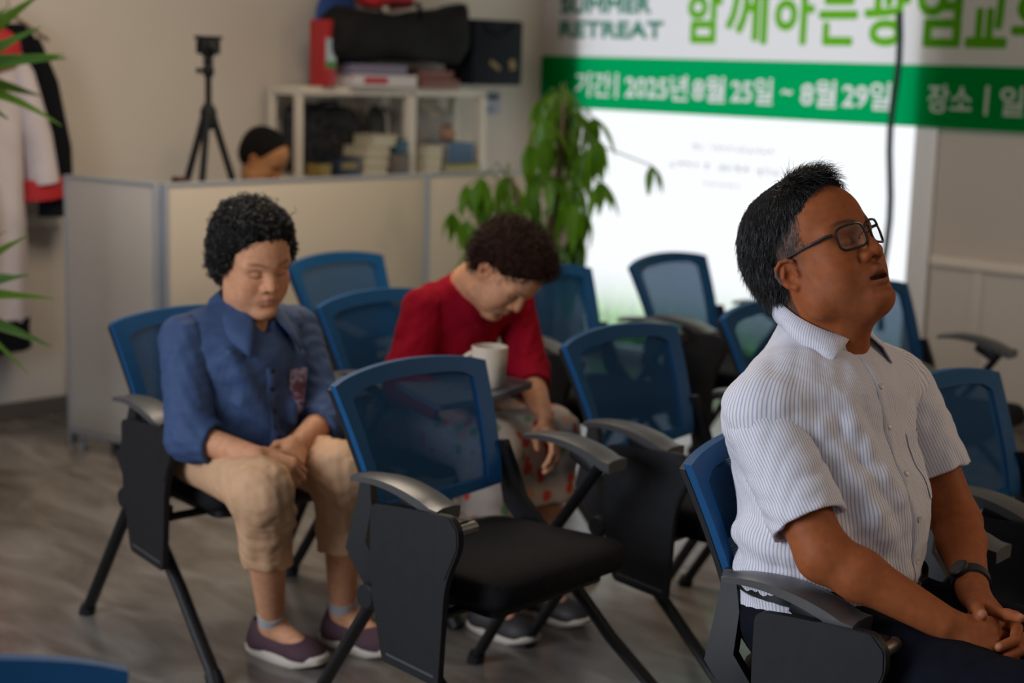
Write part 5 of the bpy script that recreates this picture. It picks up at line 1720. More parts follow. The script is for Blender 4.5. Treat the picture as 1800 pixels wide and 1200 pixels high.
# shirt
def cloth_stripes(name, base, line, period, width, rough=0.75):
    m = bpy.data.materials.new(name)
    m.use_nodes = True
    n, l = nodes_of(m)
    b = n['Principled BSDF']
    a = n.new('ShaderNodeAttribute')
    a.attribute_name = 'stripe'
    dv = n.new('ShaderNodeMath')
    dv.operation = 'DIVIDE'
    dv.inputs[1].default_value = period
    l.new(a.outputs['Fac'], dv.inputs[0])
    fr = n.new('ShaderNodeMath')
    fr.operation = 'FRACT'
    l.new(dv.outputs['Value'], fr.inputs[0])
    sb = n.new('ShaderNodeMath')
    sb.operation = 'SUBTRACT'
    sb.inputs[1].default_value = 0.5
    l.new(fr.outputs['Value'], sb.inputs[0])
    ab = n.new('ShaderNodeMath')
    ab.operation = 'ABSOLUTE'
    l.new(sb.outputs['Value'], ab.inputs[0])
    mr = n.new('ShaderNodeMapRange')
    mr.interpolation_type = 'SMOOTHSTEP'
    mr.inputs['From Min'].default_value = width * 0.35
    mr.inputs['From Max'].default_value = width
    mr.inputs['To Min'].default_value = 1.0
    mr.inputs['To Max'].default_value = 0.0
    l.new(ab.outputs['Value'], mr.inputs['Value'])
    x = n.new('ShaderNodeMix')
    x.data_type = 'RGBA'
    x.inputs['A'].default_value = (*base, 1)
    x.inputs['B'].default_value = (*line, 1)
    l.new(mr.outputs['Result'], x.inputs['Factor'])
    l.new(x.outputs['Result'], b.inputs['Base Color'])
    b.inputs['Roughness'].default_value = rough
    b.inputs['Sheen Weight'].default_value = 0.1
    tc = n.new('ShaderNodeTexCoord')
    t = n.new('ShaderNodeTexNoise')
    t.inputs['Scale'].default_value = 26
    t.inputs['Detail'].default_value = 4
    t.inputs['Distortion'].default_value = 0.6
    l.new(tc.outputs['Object'], t.inputs['Vector'])
    q = n.new('ShaderNodeBump')
    q.inputs['Strength'].default_value = 0.35
    q.inputs['Distance'].default_value = 0.006
    l.new(t.outputs['Fac'], q.inputs['Height'])
    l.new(q.outputs['Normal'], b.inputs['Normal'])
    return m
m_shirt = cloth_stripes('striped_shirt', (0.78, 0.745, 0.75), (0.42, 0.44, 0.60), 0.0056, 0.27)
m_button = mat('shirt_button', (0.62, 0.56, 0.50), 0.25)

T = Body(0.05)
T.el((-1.535, 2.452, 0.680), (0.160, 0.182, 0.185))
T.el((-1.592, 2.474, 0.835), (0.142, 0.186, 0.180))
T.rc(SH_R + V3(0.005, 0.008, -0.003), SH_L + V3(0, -0.012, -0.003), 0.066, 0.066, 0.08)
T.rc(SH_R + V3(0.0, 0.06, 0.030), NECK + V3(0.0, -0.02, -0.02), 0.038, 0.055, 0.05)
T.rc(SH_L + V3(0.0, -0.06, 0.030), NECK + V3(0.0, 0.02, -0.02), 0.038, 0.055, 0.05)
T.el((-1.538, 2.450, 0.555), (0.155, 0.186, 0.10))
T.rc(NECK + V3(-0.01, 0, -0.06), NECK + V3(0, 0, 0.012), 0.080, 0.072, 0.04)
for ridge in (((-1.50, 2.335, 0.885), (-1.405, 2.40, 0.70), 0.012), ((-1.47, 2.36, 0.93), (-1.43, 2.44, 0.76), 0.012), ((-1.52, 2.31, 0.80), (-1.42, 2.36, 0.63), 0.013), ((-1.46, 2.62, 0.88), (-1.39, 2.55, 0.72), 0.012),
              ((-1.66, 2.30, 0.62), (-1.49, 2.27, 0.60), 0.016), ((-1.67, 2.31, 0.68), (-1.52, 2.27, 0.67), 0.014), ((-1.45, 2.30, 0.60), (-1.37, 2.40, 0.57), 0.014), ((-1.40, 2.36, 0.64), (-1.365, 2.47, 0.62), 0.012)):
    a_, b_, r_ = V3(*ridge[0]), V3(*ridge[1]), ridge[2]
    pts = []
    for t in np.linspace(0, 1, 5):
        p = a_ + (b_ - a_) * t
        c_ = V3(-1.555, 2.462, p[2])
        dr = unit(p - c_)
        pts.append(trace(T, c_, dr, 0.35) - dr * (r_ * 0.62))
    T.chain(pts, [r_ * 0.5, r_, r_ * 1.1, r_, r_ * 0.5], 0.03)
T.plane((-1.53, 2.45, 0.505), (0, 0, -1), 0.004)
T.plane((-1.600, 2.482, 1.036), (0.33, 0, 1.0), 0.004)
_f1 = folds(5, 0.0046, 0.085, 6, (1, 1, 0.7))
_f2 = folds(6, 0.0016, 0.035, 5)
T.post = lambda P, d: d + _f1(P) + _f2(P)
def torso_stripe(P):
    cx = -1.545 - 0.06 * (P[:, 2] - 0.5) / 0.5 * 1.0
    a = np.arctan2(P[:, 1] - 2.465, P[:, 0] - cx)
    return a * 0.165 + 10.0
shirt = T.build('shirt', m_shirt, man, 0.0040, attr={'stripe': torso_stripe})

def sleeve(sh, el_, end, r0, r1, seed, name, parent, m, res=0.004, attr=True, org=None, amp=0.0035, inner=0.008, lift=None, extra=None):
    S = Body(0.03)
    ax = unit(el_ - sh)
    e = sh + (el_ - sh) * end
    S.rc(sh, e + ax * 0.05, r0, r1, 0.03)
    if lift is not None:
        S.rc(sh + lift, e + lift * 0.3 + ax * 0.05, r0 * 0.8, r1 * 0.8, 0.05)
    if extra:
        for a_, b_, ra, rb in extra:
            S.rc(a_, b_, ra, rb, 0.03)
    S.rc(e - ax * 0.05, e + ax * 0.12, r1 - inner - 0.006, r1 - inner, 0.002, -1)
    S.plane(e, ax, 0.001)
    f_ = folds(seed, amp, 0.06, 5)
    S.post = lambda P, d: d + f_(P)
    u_ = unit(np.cross(ax, V3(0, 0, 1)))
    v_ = np.cross(ax, u_)
    def st(P):
        q_ = P - sh
        return np.arctan2(q_ @ v_, q_ @ u_) * (r0 + r1) / 2 + 10.0
    o = S.build(name, m, parent, res, attr={'stripe': st} if attr else None)
    return o, e, ax
def reparent(o, root, to):
    """make o a child of the part 'to' (same root position)"""
    o.parent = to
    return o
# hems run square to the arm; the sleeves stand away from it
for sh, el_, end, r0, r1, sd in ((SH_R, EL_R, 0.78, 0.067, 0.067, 21), (SH_L, EL_L, 0.64, 0.068, 0.068, 22)):
    o, e, ax = sleeve(sh + V3(0.004, 0.010 if sd == 21 else -0.010, -0.014), el_, end, r0, r1, sd, 'sleeve', man, m_shirt, res=0.003, amp=0.004, inner=0.003)
    reparent(o, man, shirt)
    # stitched hem band
    u_ = unit(np.cross(ax, V3(0, 0, 1)))
    v_ = np.cross(ax, u_)
# placket, buttons, chest pocket laid on the shirt front
FY = 2.470
def front_pt(z, off):
    c_ = V3(-1.548 - 0.06 * (z - 0.5) / 0.5, FY + 0.02 * (z - 0.55), z)
    a = off / 0.165
    return trace(T, c_, V3(math.cos(a), math.sin(a), 0.0), 0.35)
zs_ = np.linspace(0.992, 0.60, 36)
G = [[Vector(front_pt(z, o_) + V3(h, 0, 0)) - mo for o_, h in ((-0.017, 0.0), (-0.0165, 0.0022), (0.0, 0.0026), (0.0165, 0.0022), (0.017, 0.0))] for z in zs_]
me_o = MB().grid(G).build('placket', m_shirt, shirt, True, 80)
a_ = me_o.data.attributes.new('stripe', 'FLOAT', 'POINT')
a_.data.foreach_set('value', np.tile(np.array([-0.017, -0.0165, 0, 0.0165, 0.017], np.float32) + 10.0015, len(zs_)))
for z in (0.945, 0.875, 0.80, 0.725, 0.65):
    p = front_pt(z, -0.002) + V3(0.0025, 0, 0)
    p2 = front_pt(z - 0.01, -0.002) + V3(0.0025, 0, 0)
    nn = unit(np.cross(V3(0, 1, 0), p2 - p))
    rot = Vector((0, 0, 1)).rotation_difference(Vector(nn if nn[0] > 0 else -nn)).to_matrix()
    MB().lathe([(0.0, 0.0), (0.0052, 0.0), (0.0056, 0.0012), (0.0050, 0.0024), (0.0036, 0.0018), (0.0, 0.0018)], Vector(p) - mo, 16, rot).build('button', m_button, shirt)
zs_ = np.linspace(0.855, 0.745, 22)
os_ = np.linspace(0.062, 0.150, 18)
G = [[Vector(front_pt(z, o_) * 1.0) + Vector((0.0014, 0.0008, 0)) - mo for o_ in os_] for z in zs_]
pk = MB().grid(G).build('chest_pocket', m_shirt, shirt, True, 80)
a_ = pk.data.attributes.new('stripe', 'FLOAT', 'POINT')
a_.data.foreach_set('value', np.tile(os_.astype(np.float32) + 10.003, len(zs_)))
# collar: stand and turned-down fall with two points
CC = V3(-1.604, 2.482, 1.038)
def col_pt(phi, ring):
    """phi = 0 at the front, +-pi at the back; ring 0 fold line, 1 outer edge"""
    cz = math.cos(phi)
    fr_ = max(0.0, cz)
    r = (0.084 if ring == 0 else 0.0) 
    if ring == 0:
        x, y = CC[0] + 0.082 * cz, CC[1] + 0.077 * math.sin(phi)
        z = CC[2] + 0.016 - 0.032 * cz
    else:
        k = 0.010 + 0.012 * max(0.0, cz + 0.35)
        x, y = CC[0] + (0.082 + k) * cz + 0.002, CC[1] + (0.077 + k * 1.1) * math.sin(phi)
        z = CC[2] + 0.016 - 0.032 * cz - 0.030 - 0.016 * max(0.0, cz + 0.3) / 1.3
    return V3(x, y, z)
nphi = 44
G = []
st_ = []
p0 = 0.40
for i in range(nphi + 1):
    phi = p0 + (2 * PI - 2 * p0) * i / nphi
    a, b = col_pt(phi, 0), col_pt(phi, 1)
    e = min(i, nphi - i) / nphi
    tip = max(0.0, 1 - e / 0.13) ** 1.4
    sg = 1 if i < nphi / 2 else -1
    b = b + tip * (V3(-0.028, -0.042, -0.002) if sg < 0 else V3(0.002, 0.036, -0.008))
    inner = a + V3(-0.006 * math.cos(phi), -0.006 * math.sin(phi), -0.004)
    low = V3(CC[0] + 0.076 * math.cos(phi), CC[1] + 0.071 * math.sin(phi), a[2] - 0.036)
    mid = (a + b) / 2 + V3(math.cos(phi), math.sin(phi), 0) * 0.006 + V3(0, 0, 0.004)
    G.append([Vector(p) - mo for p in (low, inner, a + V3(0, 0, 0.002), a + V3(0.003 * math.cos(phi), 0.003 * math.sin(phi), 0.0), mid, b)])
    st_ += [phi * 0.11] * 6
cl = MB().grid(G)
co_ = cl.build('collar', m_shirt, shirt, True, 70)
md = co_.modifiers.new('thickness', 'SOLIDIFY')
md.thickness = 0.0028
md.offset = 0
a_ = co_.data.attributes.new('stripe', 'FLOAT', 'POINT')
a_.data.foreach_set('value', np.array(st_, np.float32) + 10)

# collar stand closing the neck below the two points, left open in a small V
for sg in (-1, 1):
    G, sv = [], []
    for i in range(9):
        phi = sg * (0.16 + 0.55 * i / 8)
        cz, sz = math.cos(phi), math.sin(phi)
        for_ = [(0.0870, -0.050), (0.0860, -0.026), (0.0835, 0.002), (0.0810, 0.000)]
        row = []
        for r_, dz in for_:
            row.append(Vector((CC[0] + r_ * cz, CC[1] + (r_ - 0.005) * sz, CC[2] + 0.016 - 0.032 * cz + dz)) - mo)
            sv.append(phi * 0.11)
        G.append(row)
    st = MB().grid(G).build('collar_stand', m_shirt, shirt, True, 70)
    md = st.modifiers.new('thickness', 'SOLIDIFY')
    md.thickness = 0.003
    a_ = st.data.attributes.new('stripe', 'FLOAT', 'POINT')
    a_.data.foreach_set('value', np.array(sv, np.float32) + 10)

# trousers, belt, watch, shoes
m_navyt = mat('navy_trousers', (0.005, 0.006, 0.011), 0.9, spec=0.12, noise=(40, (0.007, 0.008, 0.015), 0.6))
m_belt = mat('black_leather', (0.008, 0.008, 0.008), 0.35)
m_metal = mat('buckle_metal', (0.5, 0.5, 0.5), 0.25, metal=1.0)
Q = Body(0.04)
Q.el((-1.535, 2.450, 0.535), (0.158, 0.190, 0.105))
for h_, k_, a_ in ((HIP_R, KN_R, AN_R), (HIP_L, KN_L, AN_L)):
    Q.rc(h_ + V3(0, 0, 0.005), k_, 0.086, 0.072, 0.05)
    Q.rc(k_, a_ + V3(0, 0, 0.0), 0.070, 0.055, 0.03)
Q.plane((-1.53, 2.45, 0.600), (0.0, 0, 1), 0.004)
_f3 = folds(15, 0.004, 0.09, 5)
Q.post = lambda P, d: np.maximum(d + _f3(P), 0.432 - P[:, 2] - 10 * (P[:, 0] > -1.17) )
trs = Q.build('trousers', m_navyt, man, 0.006)
bl = MB()
ringp = []
for k in range(49):
    a = 2 * PI * k / 48
    ringp.append((a, V3(-1.535, 2.45, 0.0) + V3(0.1615 * math.cos(a), 0.189 * math.sin(a), 0)))
G = [[Vector((p[0], p[1], 0.580)) - mo, Vector((p[0] + 0.004 * math.cos(a), p[1] + 0.004 * math.sin(a), 0.584)) - mo, Vector((p[0] + 0.004 * math.cos(a), p[1] + 0.004 * math.sin(a), 0.612)) - mo, Vector((p[0], p[1], 0.616)) - mo] for a, p in ringp]
belt = bl.grid(G).build('belt', m_belt, man, True, 40)
MB().box(Vector((-1.535 + 0.168, 2.455, 0.598)) - mo, (0.006, 0.042, 0.034), bev=0.002).build('buckle', m_metal, belt)
ax = unit(WR_L - EL_L)
wc = EL_L + (WR_L - EL_L) * 0.90
u_ = unit(np.cross(ax, V3(0, 0, 1)))
v_ = np.cross(u_, ax)
m_strap = mat('watch_strap', (0.007, 0.007, 0.008), 0.5)
G = []
for k in range(33):
    a = 2 * PI * k / 32
    dr = u_ * math.cos(a) + v_ * math.sin(a)
    G.append([Vector(wc + ax * o_ + dr * r_) - mo for o_, r_ in ((-0.012, 0.0312), (-0.011, 0.0345), (0.011, 0.0340), (0.012, 0.0308))])
wt = bpy.data.objects.new('wristwatch', None)
link(wt, man)
MB().grid(G).build('strap', m_strap, wt, True, 40)
top_ = unit(v_ * 0.75 - u_ * -0.65)
rot = Vector((0, 0, 1)).rotation_difference(Vector(top_)).to_matrix()
MB().lathe([(0.0, 0.0), (0.017, 0.0), (0.0185, 0.003), (0.0185, 0.008), (0.016, 0.0105), (0.0, 0.0105)], Vector(wc + top_ * 0.031) - mo, 24, rot).build('watch_case', m_strap, wt)
MB().lathe([(0.0, 0.0107), (0.0145, 0.0107)], Vector(wc + top_ * 0.031) - mo, 24, rot).build('dial', m_lens, wt)

def shoe(parent, heel, toe, m_up, m_sole, w_=0.046, h_=0.075, res=0.005, sole_h=0.02, open_r=0.036, ank=None):
    heel, toe = V3(*heel), V3(*toe)
    d = unit(toe - heel)
    L_ = np.linalg.norm(toe - heel)
    s_ = V3(-d[1], d[0], 0)
    U = Body(0.03)
    U.rc(heel + d * 0.045 + V3(0, 0, 0.040), heel + d * 0.05 + V3(0, 0, h_), 0.036, 0.034, 0.03)
    U.rc(heel + d * 0.05 + V3(0, 0, 0.038), heel + d * (L_ - 0.06) + V3(0, 0, 0.030), 0.038, w_ * 0.80, 0.03)
    U.el(heel + d * (L_ - 0.065) + V3(0, 0, 0.030), (0.062, w_, 0.033), np.stack([d, s_, V3(0, 0, 1)]), 0.03)
    U.plane((0, 0, sole_h * 0.8), (0, 0, -1), 0.003)
    U.rc(heel + d * 0.055 + V3(0, 0, h_ - 0.005), heel + d * 0.045 + V3(0, 0, h_ + 0.1), open_r - 0.012, open_r, 0.004, -1)
    up = U.build('shoe', m_up, parent, res)
    P = []
    for k in range(29):
        t = k / 28
        a = 2 * PI * t
        ca, sa = math.cos(a), math.sin(a)
        x = L_ / 2 + ca * L_ / 2
        w2 = (0.036 + (w_ - 0.034) * min(1, max(0, (x / L_ - 0.15) / 0.5))) * (math.copysign(abs(sa) ** 0.6, sa))
        P.append((heel + d * x + s_ * w2))
    cen = Vector(heel + d * L_ / 2) - Vector(parent.location)
    lo = [Vector((p[0], p[1], 0.0)) - Vector(parent.location) for p in P[:-1]]
    def lift(p, z, k):
        t = ((V3(*(p + Vector(parent.location))) - heel) @ d) / L_
        return Vector((cen.x + (p.x - cen.x) * k, cen.y + (p.y - cen.y) * k, z + 0.014 * max(0, t - 0.72) / 0.28))
    rows = [[lift(p, 0.0, 0.95) for p in lo], [lift(p, 0.006, 1.03) for p in lo], [lift(p, sole_h * 0.8, 1.05) for p in lo], [lift(p, sole_h, 1.0) for p in lo]]
    vs = [p for r_ in rows for p in r_]
    N = len(lo)
    fs = [(i * N + k, i * N + (k + 1) % N, (i + 1) * N + (k + 1) % N, (i + 1) * N + k) for i in range(3) for k in range(N)]
    fs += [tuple(range(N))[::-1], tuple(3 * N + k for k in range(N))]
    MB().add(vs, fs).build('sole', m_sole, up, True, 40)
    return up
m_shoeb = mat('black_shoe_leather', (0.012, 0.011, 0.011), 0.35)
m_soleb = mat('black_rubber', (0.015, 0.015, 0.015), 0.7)
for a_ in (AN_R, AN_L):
    shoe(man, (a_[0] - 0.06, a_[1], 0), (a_[0] + 0.20, a_[1] + 0.01, 0), m_shoeb, m_soleb)
# ======================= the woman in the navy shirt
SKIN_W = (0.62, 0.30, 0.165)
wo = thing('person', 'curly black-haired woman in navy shirt and beige cropped trousers, eyes closed, hands clasped', 'person', (-3.22, 2.40, 0))
HW = Head((-3.196, 2.412, 0.993), -10.0, -15.0, 4.0, 1.0)
A = dict(shR=V3(-3.270, 2.262, 0.800), shL=V3(-3.258, 2.590, 0.795), elR=V3(-3.165, 2.205, 0.585), elL=V3(-3.115, 2.575, 0.585), wrR=V3(-2.990, 2.268, 0.560), wrL=V3(-3.030, 2.425, 0.560),
         hipR=V3(-3.27, 2.32, 0.500), hipL=V3(-3.27, 2.50, 0.500), knR=V3(-2.935, 2.240, 0.495), knL=V3(-2.945, 2.490, 0.495), anR=V3(-3.105, 2.405, 0.085), anL=V3(-3.050, 2.588, 0.085))
B = Body(0.02)
HW.prims(B, full=1.0, jaw=0.98)
nk = V3(-3.232, 2.418, 0.850)
B.rc(nk + V3(0, 0, -0.03), HW.w(-0.025, 0, -0.06), 0.054, 0.052, 0.03)
B.rc(V3(-3.25, 2.41, 0.53), V3(-3.24, 2.407, 0.70), 0.09, 0.085, 0.05)
B.rc(V3(-3.235, 2.407, 0.73), nk + V3(-0.004, 0, 0), 0.078, 0.054, 0.04)
B.rc(A['shR'], A['shL'], 0.042, 0.042, 0.05)
for q in 'RL':
    B.rc(A['sh' + q], A['el' + q], 0.043, 0.038, 0.02)
    B.rc(A['el' + q], A['wr' + q], 0.039, 0.0255, 0.02)
    B.rc(A['hip' + q], A['kn' + q], 0.06, 0.050, 0.03)
    kn, an = A['kn' + q], A['an' + q]
    B.rc(kn, kn + (an - kn) * 0.35, 0.046, 0.050, 0.03)
    B.rc(kn + (an - kn) * 0.35, an, 0.050, 0.031, 0.03)
hand_prims(B, A['wrR'], (0.075, 0.075, -0.045), (0.45, -0.45, 0.75), 1, 0.93, curl=(0.75, 0.8, 0.85, 0.9), spread=0.05, thumb=0.2)
hand_prims(B, A['wrL'], (0.075, -0.085, -0.035), (0.5, 0.5, 0.65), -1, 0.93, curl=(0.6, 0.85, 0.9, 0.95), spread=0.06, thumb=0.3)
B.rc(A['anR'], A['anR'] + V3(0.12, 0.025, -0.05), 0.030, 0.024, 0.02)
B.rc(A['anL'], A['anL'] + V3(0.12, 0.035, -0.05), 0.030, 0.024, 0.02)
B.build('body', m_skin, wo, 0.0034, color=lambda P: HW.tint(P, SKIN_W, lips=(0.36, 0.12, 0.11), brow=0.7))
# permed hair: a soft crown covered in small curls
C = Body(0.015)
HW.el(C, (-0.022, 0, 0.050), (0.112, 0.094, 0.098), 0.01)
HW.el(C, (-0.050, 0, -0.015), (0.078, 0.090, 0.080), 0.03)
HW.el(C, (0.035, 0, 0.090), (0.058, 0.072, 0.048), 0.03)
for s in (-1, 1):
    HW.el(C, (0.002, 0.082 * s, 0.000), (0.050, 0.024, 0.066), 0.02)
C.plane(HW.w(0.064, 0, 0.054), V3(0.80, 0, -0.60) @ HW.A, 0.02)
C.el(HW.w(0.098, 0, -0.02), V3(0.090, 0.062, 0.084) * HW.s, HW.A, 0.015, -1)
_nz = folds(12, 0.005, 0.035, 6)
C.post = lambda P, d: d + _nz(P)
cap_w = C.build('hair', m_cap, wo, 0.0045)
def curls(name, cap, parent, n_, m_, seed, L_=0.055, rad=0.0016, turn=1.25):
    ro, no = surf_samples(cap, parent, n_, seed, lambda P: np.ones(len(P), bool))
    rn = np.random.RandomState(seed)
    axis = rn.normal(size=(n_, 3))
    axis -= no * (axis * no).sum(1)[:, None] * 0.75
    axis /= np.linalg.norm(axis, axis=1)[:, None]
    seg = 7
    ang = turn * 2 * PI / seg
    def bend(P, d, k):
        return d * math.cos(ang) + np.cross(axis, d) * math.sin(ang) + axis * 0.12
    d0 = no * 0.8 + rn.normal(size=(n_, 3)) * 0.4
    return strands(name, ro, d0, rn.uniform(0.7, 1.2, n_) * L_, rad, bend, m_, parent, seg, seed=seed)
curls('hair_curls', cap_w, wo, 2600, m_hair, 31)

m_navys = mat('navy_shirt', (0.028, 0.060, 0.150), 0.75, noise=(30, (0.034, 0.070, 0.170), 0.6), bump=(28, 0.3, 0.006))
T = Body(0.05)
T.el((-3.235, 2.405, 0.585), (0.130, 0.160, 0.150))
T.el((-3.225, 2.408, 0.715), (0.118, 0.158, 0.140))
T.rc(A['shR'] + V3(0.005, 0.03, -0.005), A['shL'] + V3(0, -0.03, -0.005), 0.058, 0.058, 0.06)
T.rc(A['shR'] + V3(0.0, 0.05, 0.02), nk + V3(0, -0.02, -0.01), 0.04, 0.05, 0.05)
T.rc(A['shL'] + V3(0.0, -0.05, 0.02), nk + V3(0, 0.02, -0.01), 0.04, 0.05, 0.05)
T.rc(nk + V3(0, 0, -0.06), nk + V3(0, 0, 0.005), 0.07, 0.060, 0.04)
T.el((-3.245, 2.405, 0.52), (0.140, 0.170, 0.075))
for a_, b_ in (((-3.14, 2.30, 0.78), (-3.10, 2.38, 0.62)), ((-3.12, 2.32, 0.66), (-3.09, 2.42, 0.56)), ((-3.14, 2.52, 0.75), (-3.10, 2.46, 0.60)), ((-3.13, 2.30, 0.58), (-3.10, 2.40, 0.54))):
    T.rc(a_, b_, 0.011, 0.013, 0.03)
_g1, _g2 = folds(41, 0.005, 0.085, 6), folds(42, 0.002, 0.035, 4)
T.post = lambda P, d: d + _g1(P) + _g2(P)
T.el(nk + V3(0.070, 0, 0.014), (0.032, 0.027, 0.050), None, 0.01, -1)
T.plane((-3.23, 2.4, 0.465), (0, 0, -1), 0.004)
sh_w = T.build('shirt', m_navys, wo, 0.005)
for q, sd in (('R', 51), ('L', 52)):
    s_, e_, w_ = A['sh' + q], A['el' + q], A['wr' + q]
    Sl = Body(0.03)
    Sl.rc(s_, e_, 0.062, 0.056, 0.03)
    ax = unit(w_ - e_)
    ce = e_ + (w_ - e_) * (0.36 if q == 'R' else 0.34)
    Sl.rc(e_, ce + ax * 0.03, 0.056, 0.048, 0.03)
    Sl.rc(ce - ax * 0.03, ce + ax * 0.1, 0.036, 0.042, 0.004, -1)
    Sl.plane(ce, ax, 0.003)
    f_ = folds(sd, 0.005, 0.055, 5)
    Sl.post = lambda P, d, f_=f_: d + f_(P)
    o = Sl.build('sleeve', m_navys, wo, 0.005)
    reparent(o, wo, sh_w)
wo_o = Vector(wo.location)
def collar2(parent, C0, rx, ry, tilt, m, root, rise=0.012, drop=0.045, tip=(0.028, 0.012, -0.030), gap=0.35):
    G = []
    for i in range(31):
        phi = gap + (2 * PI - 2 * gap) * i / 30
        cz, sz = math.cos(phi), math.sin(phi)
        a = V3(C0[0] + rx * cz, C0[1] + ry * sz, C0[2] + rise - tilt * cz)
        k = 0.034
        b = V3(C0[0] + (rx + k) * cz, C0[1] + (ry + k * 1.3) * sz, C0[2] + rise - tilt * cz - drop)
        e = min(i, 30 - i) / 30
        t = max(0.0, 1 - e / 0.16) ** 1.3
        b = b + t * V3(tip[0], tip[1] * (1 if i < 15 else -1), tip[2])
        low = a + V3(-0.004 * cz, -0.004 * sz, -0.03)
        mid = (a + b) / 2 + V3(cz, sz, 0.6) * 0.006
        G.append([Vector(p) - Vector(root.location) for p in (low, a, mid, b)])
    o = MB().grid(G).build('collar', m, parent, True, 70)
    md = o.modifiers.new('thickness', 'SOLIDIFY')
    md.thickness = 0.003
    md.offset = 0
    return o
collar2(sh_w, nk + V3(0.008, 0, 0.022), 0.072, 0.068, 0.034, m_navys, wo, drop=0.052, tip=(0.018, 0.030, -0.034), gap=0.42)
def chest_pt(T, c0, z, a, org, d=0.002):
    c_ = V3(c0[0], c0[1], z)
    return Vector(trace(T, c_, V3(math.cos(a), math.sin(a), 0.0), 0.35) + d * V3(math.cos(a), math.sin(a), 0)) - org
G = [[chest_pt(T, (-3.225, 2.405), z, a, wo_o, h) for a, h in ((-0.16, 0.0), (-0.155, 0.0025), (0.0, 0.003), (0.10, 0.0025), (0.105, 0))] for z in np.linspace(0.742, 0.50, 26)]
MB().grid(G).build('placket', m_navys, sh_w, True, 80)
m_btn2 = mat('dark_button', (0.012, 0.014, 0.025), 0.3)
for z in (0.73, 0.685, 0.63, 0.57):
    p = chest_pt(T, (-3.225, 2.405), z, -0.03, wo_o, 0.003)
    MB().lathe([(0.0, 0.0), (0.0058, 0.0), (0.0058, 0.002), (0.0, 0.002)], p, 14, Matrix.Rotation(PI / 2, 3, 'Y')).build('button', m_btn2, sh_w)
# printed patch with a pale streak on the chest
m_patch = bpy.data.materials.new('printed_pocket')
m_patch.use_nodes = True
n, l = nodes_of(m_patch)
tc = n.new('ShaderNodeTexCoord')
t1 = n.new('ShaderNodeTexNoise')
t1.inputs['Scale'].default_value = 30
t1.inputs['Detail'].default_value = 3
l.new(tc.outputs['Object'], t1.inputs['Vector'])
cr = n.new('ShaderNodeValToRGB')
el0 = cr.color_ramp.elements
el0[0].position, el0[0].color = 0.36, (0.03, 0.02, 0.06, 1)
el0[1].position, el0[1].color = 0.66, (0.10, 0.03, 0.05, 1)
for p_, c_ in ((0.46, (0.07, 0.035, 0.13, 1)), (0.53, (0.30, 0.27, 0.36, 1)), (0.58, (0.22, 0.14, 0.20, 1))):
    e_ = el0.new(p_)
    e_.color = c_
l.new(t1.outputs['Fac'], cr.inputs['Fac'])
l.new(cr.outputs['Color'], n['Principled BSDF'].inputs['Base Color'])
n['Principled BSDF'].inputs['Roughness'].default_value = 0.7
G = [[chest_pt(T, (-3.225, 2.405), 0.725 - 0.105 * i / 8, 0.42 + (0.44 - 0.12 * i / 8) * (j / 6), wo_o, 0.0045) for j in range(7)] for i in range(9)]
MB().grid(G).build('printed_pocket', m_patch, sh_w, True, 80)

m_beige = mat('beige_cotton', (0.60, 0.355, 0.20), 0.8, noise=(26, (0.55, 0.32, 0.18), 0.6), bump=(34, 0.35, 0.006))
Q = Body(0.04)
Q.el((-3.27, 2.41, 0.515), (0.145, 0.165, 0.095))
for q in 'RL':
    h_, k_, a_ = A['hip' + q], A['kn' + q], A['an' + q]
    Q.rc(h_ + V3(0, 0, 0.005), k_, 0.080, 0.068, 0.05)
    Q.rc(k_, k_ + (a_ - k_) * 0.62, 0.069, 0.060, 0.03)
    ax = unit(a_ - k_)
    for t, r_ in ((0.08, 0.012), (0.16, 0.010)):
        p = k_ + (a_ - k_) * t
        Q.rc(p + V3(0.055, -0.045, 0.01), p + V3(0.06, 0.04, -0.02), 0.010, r_, 0.025)
    e_ = k_ + (a_ - k_) * 0.52
    Q.rc(e_ - ax * 0.05, e_ + ax * 0.1, 0.048, 0.054, 0.004, -1)
Q.plane((-3.0, 2.4, 0.282), (0.0, 0, -1), 0.003)
_g3, _g4 = folds(61, 0.006, 0.075, 6), folds(62, 0.0025, 0.032, 4)
Q.post = lambda P, d: np.maximum(d + (_g3(P) + _g4(P)) * np.clip((P[:, 0] + 3.15) / 0.1, 0.2, 1), 0.436 - P[:, 2] - 10 * (P[:, 0] > -3.155))
Q.build('trousers', m_beige, wo, 0.005)
m_sock = mat('grey_sock', (0.42, 0.41, 0.42), 0.9)
m_maroon = mat('maroon_knit', (0.055, 0.022, 0.032), 0.8, noise=(140, (0.075, 0.03, 0.042), 0.7))
m_solew = mat('off_white_sole', (0.58, 0.50, 0.42), 0.7)
for q, he, to in (('R', (-3.185, 2.395, 0), (-2.950, 2.445, 0)), ('L', (-3.115, 2.575, 0), (-2.885, 2.628, 0))):
    a_ = A['an' + q]
    k_ = A['kn' + q]
    ax = unit(k_ - a_)
    MB().tube([Vector(a_ + ax * t) - wo_o for t in (-0.03, 0.0, 0.03, 0.050)], [0.034, 0.034, 0.0355, 0.0365], 18).build('sock', m_sock, wo)
    shoe(wo, he, to, m_maroon, m_solew, w_=0.044, h_=0.078, sole_h=0.026, res=0.004)

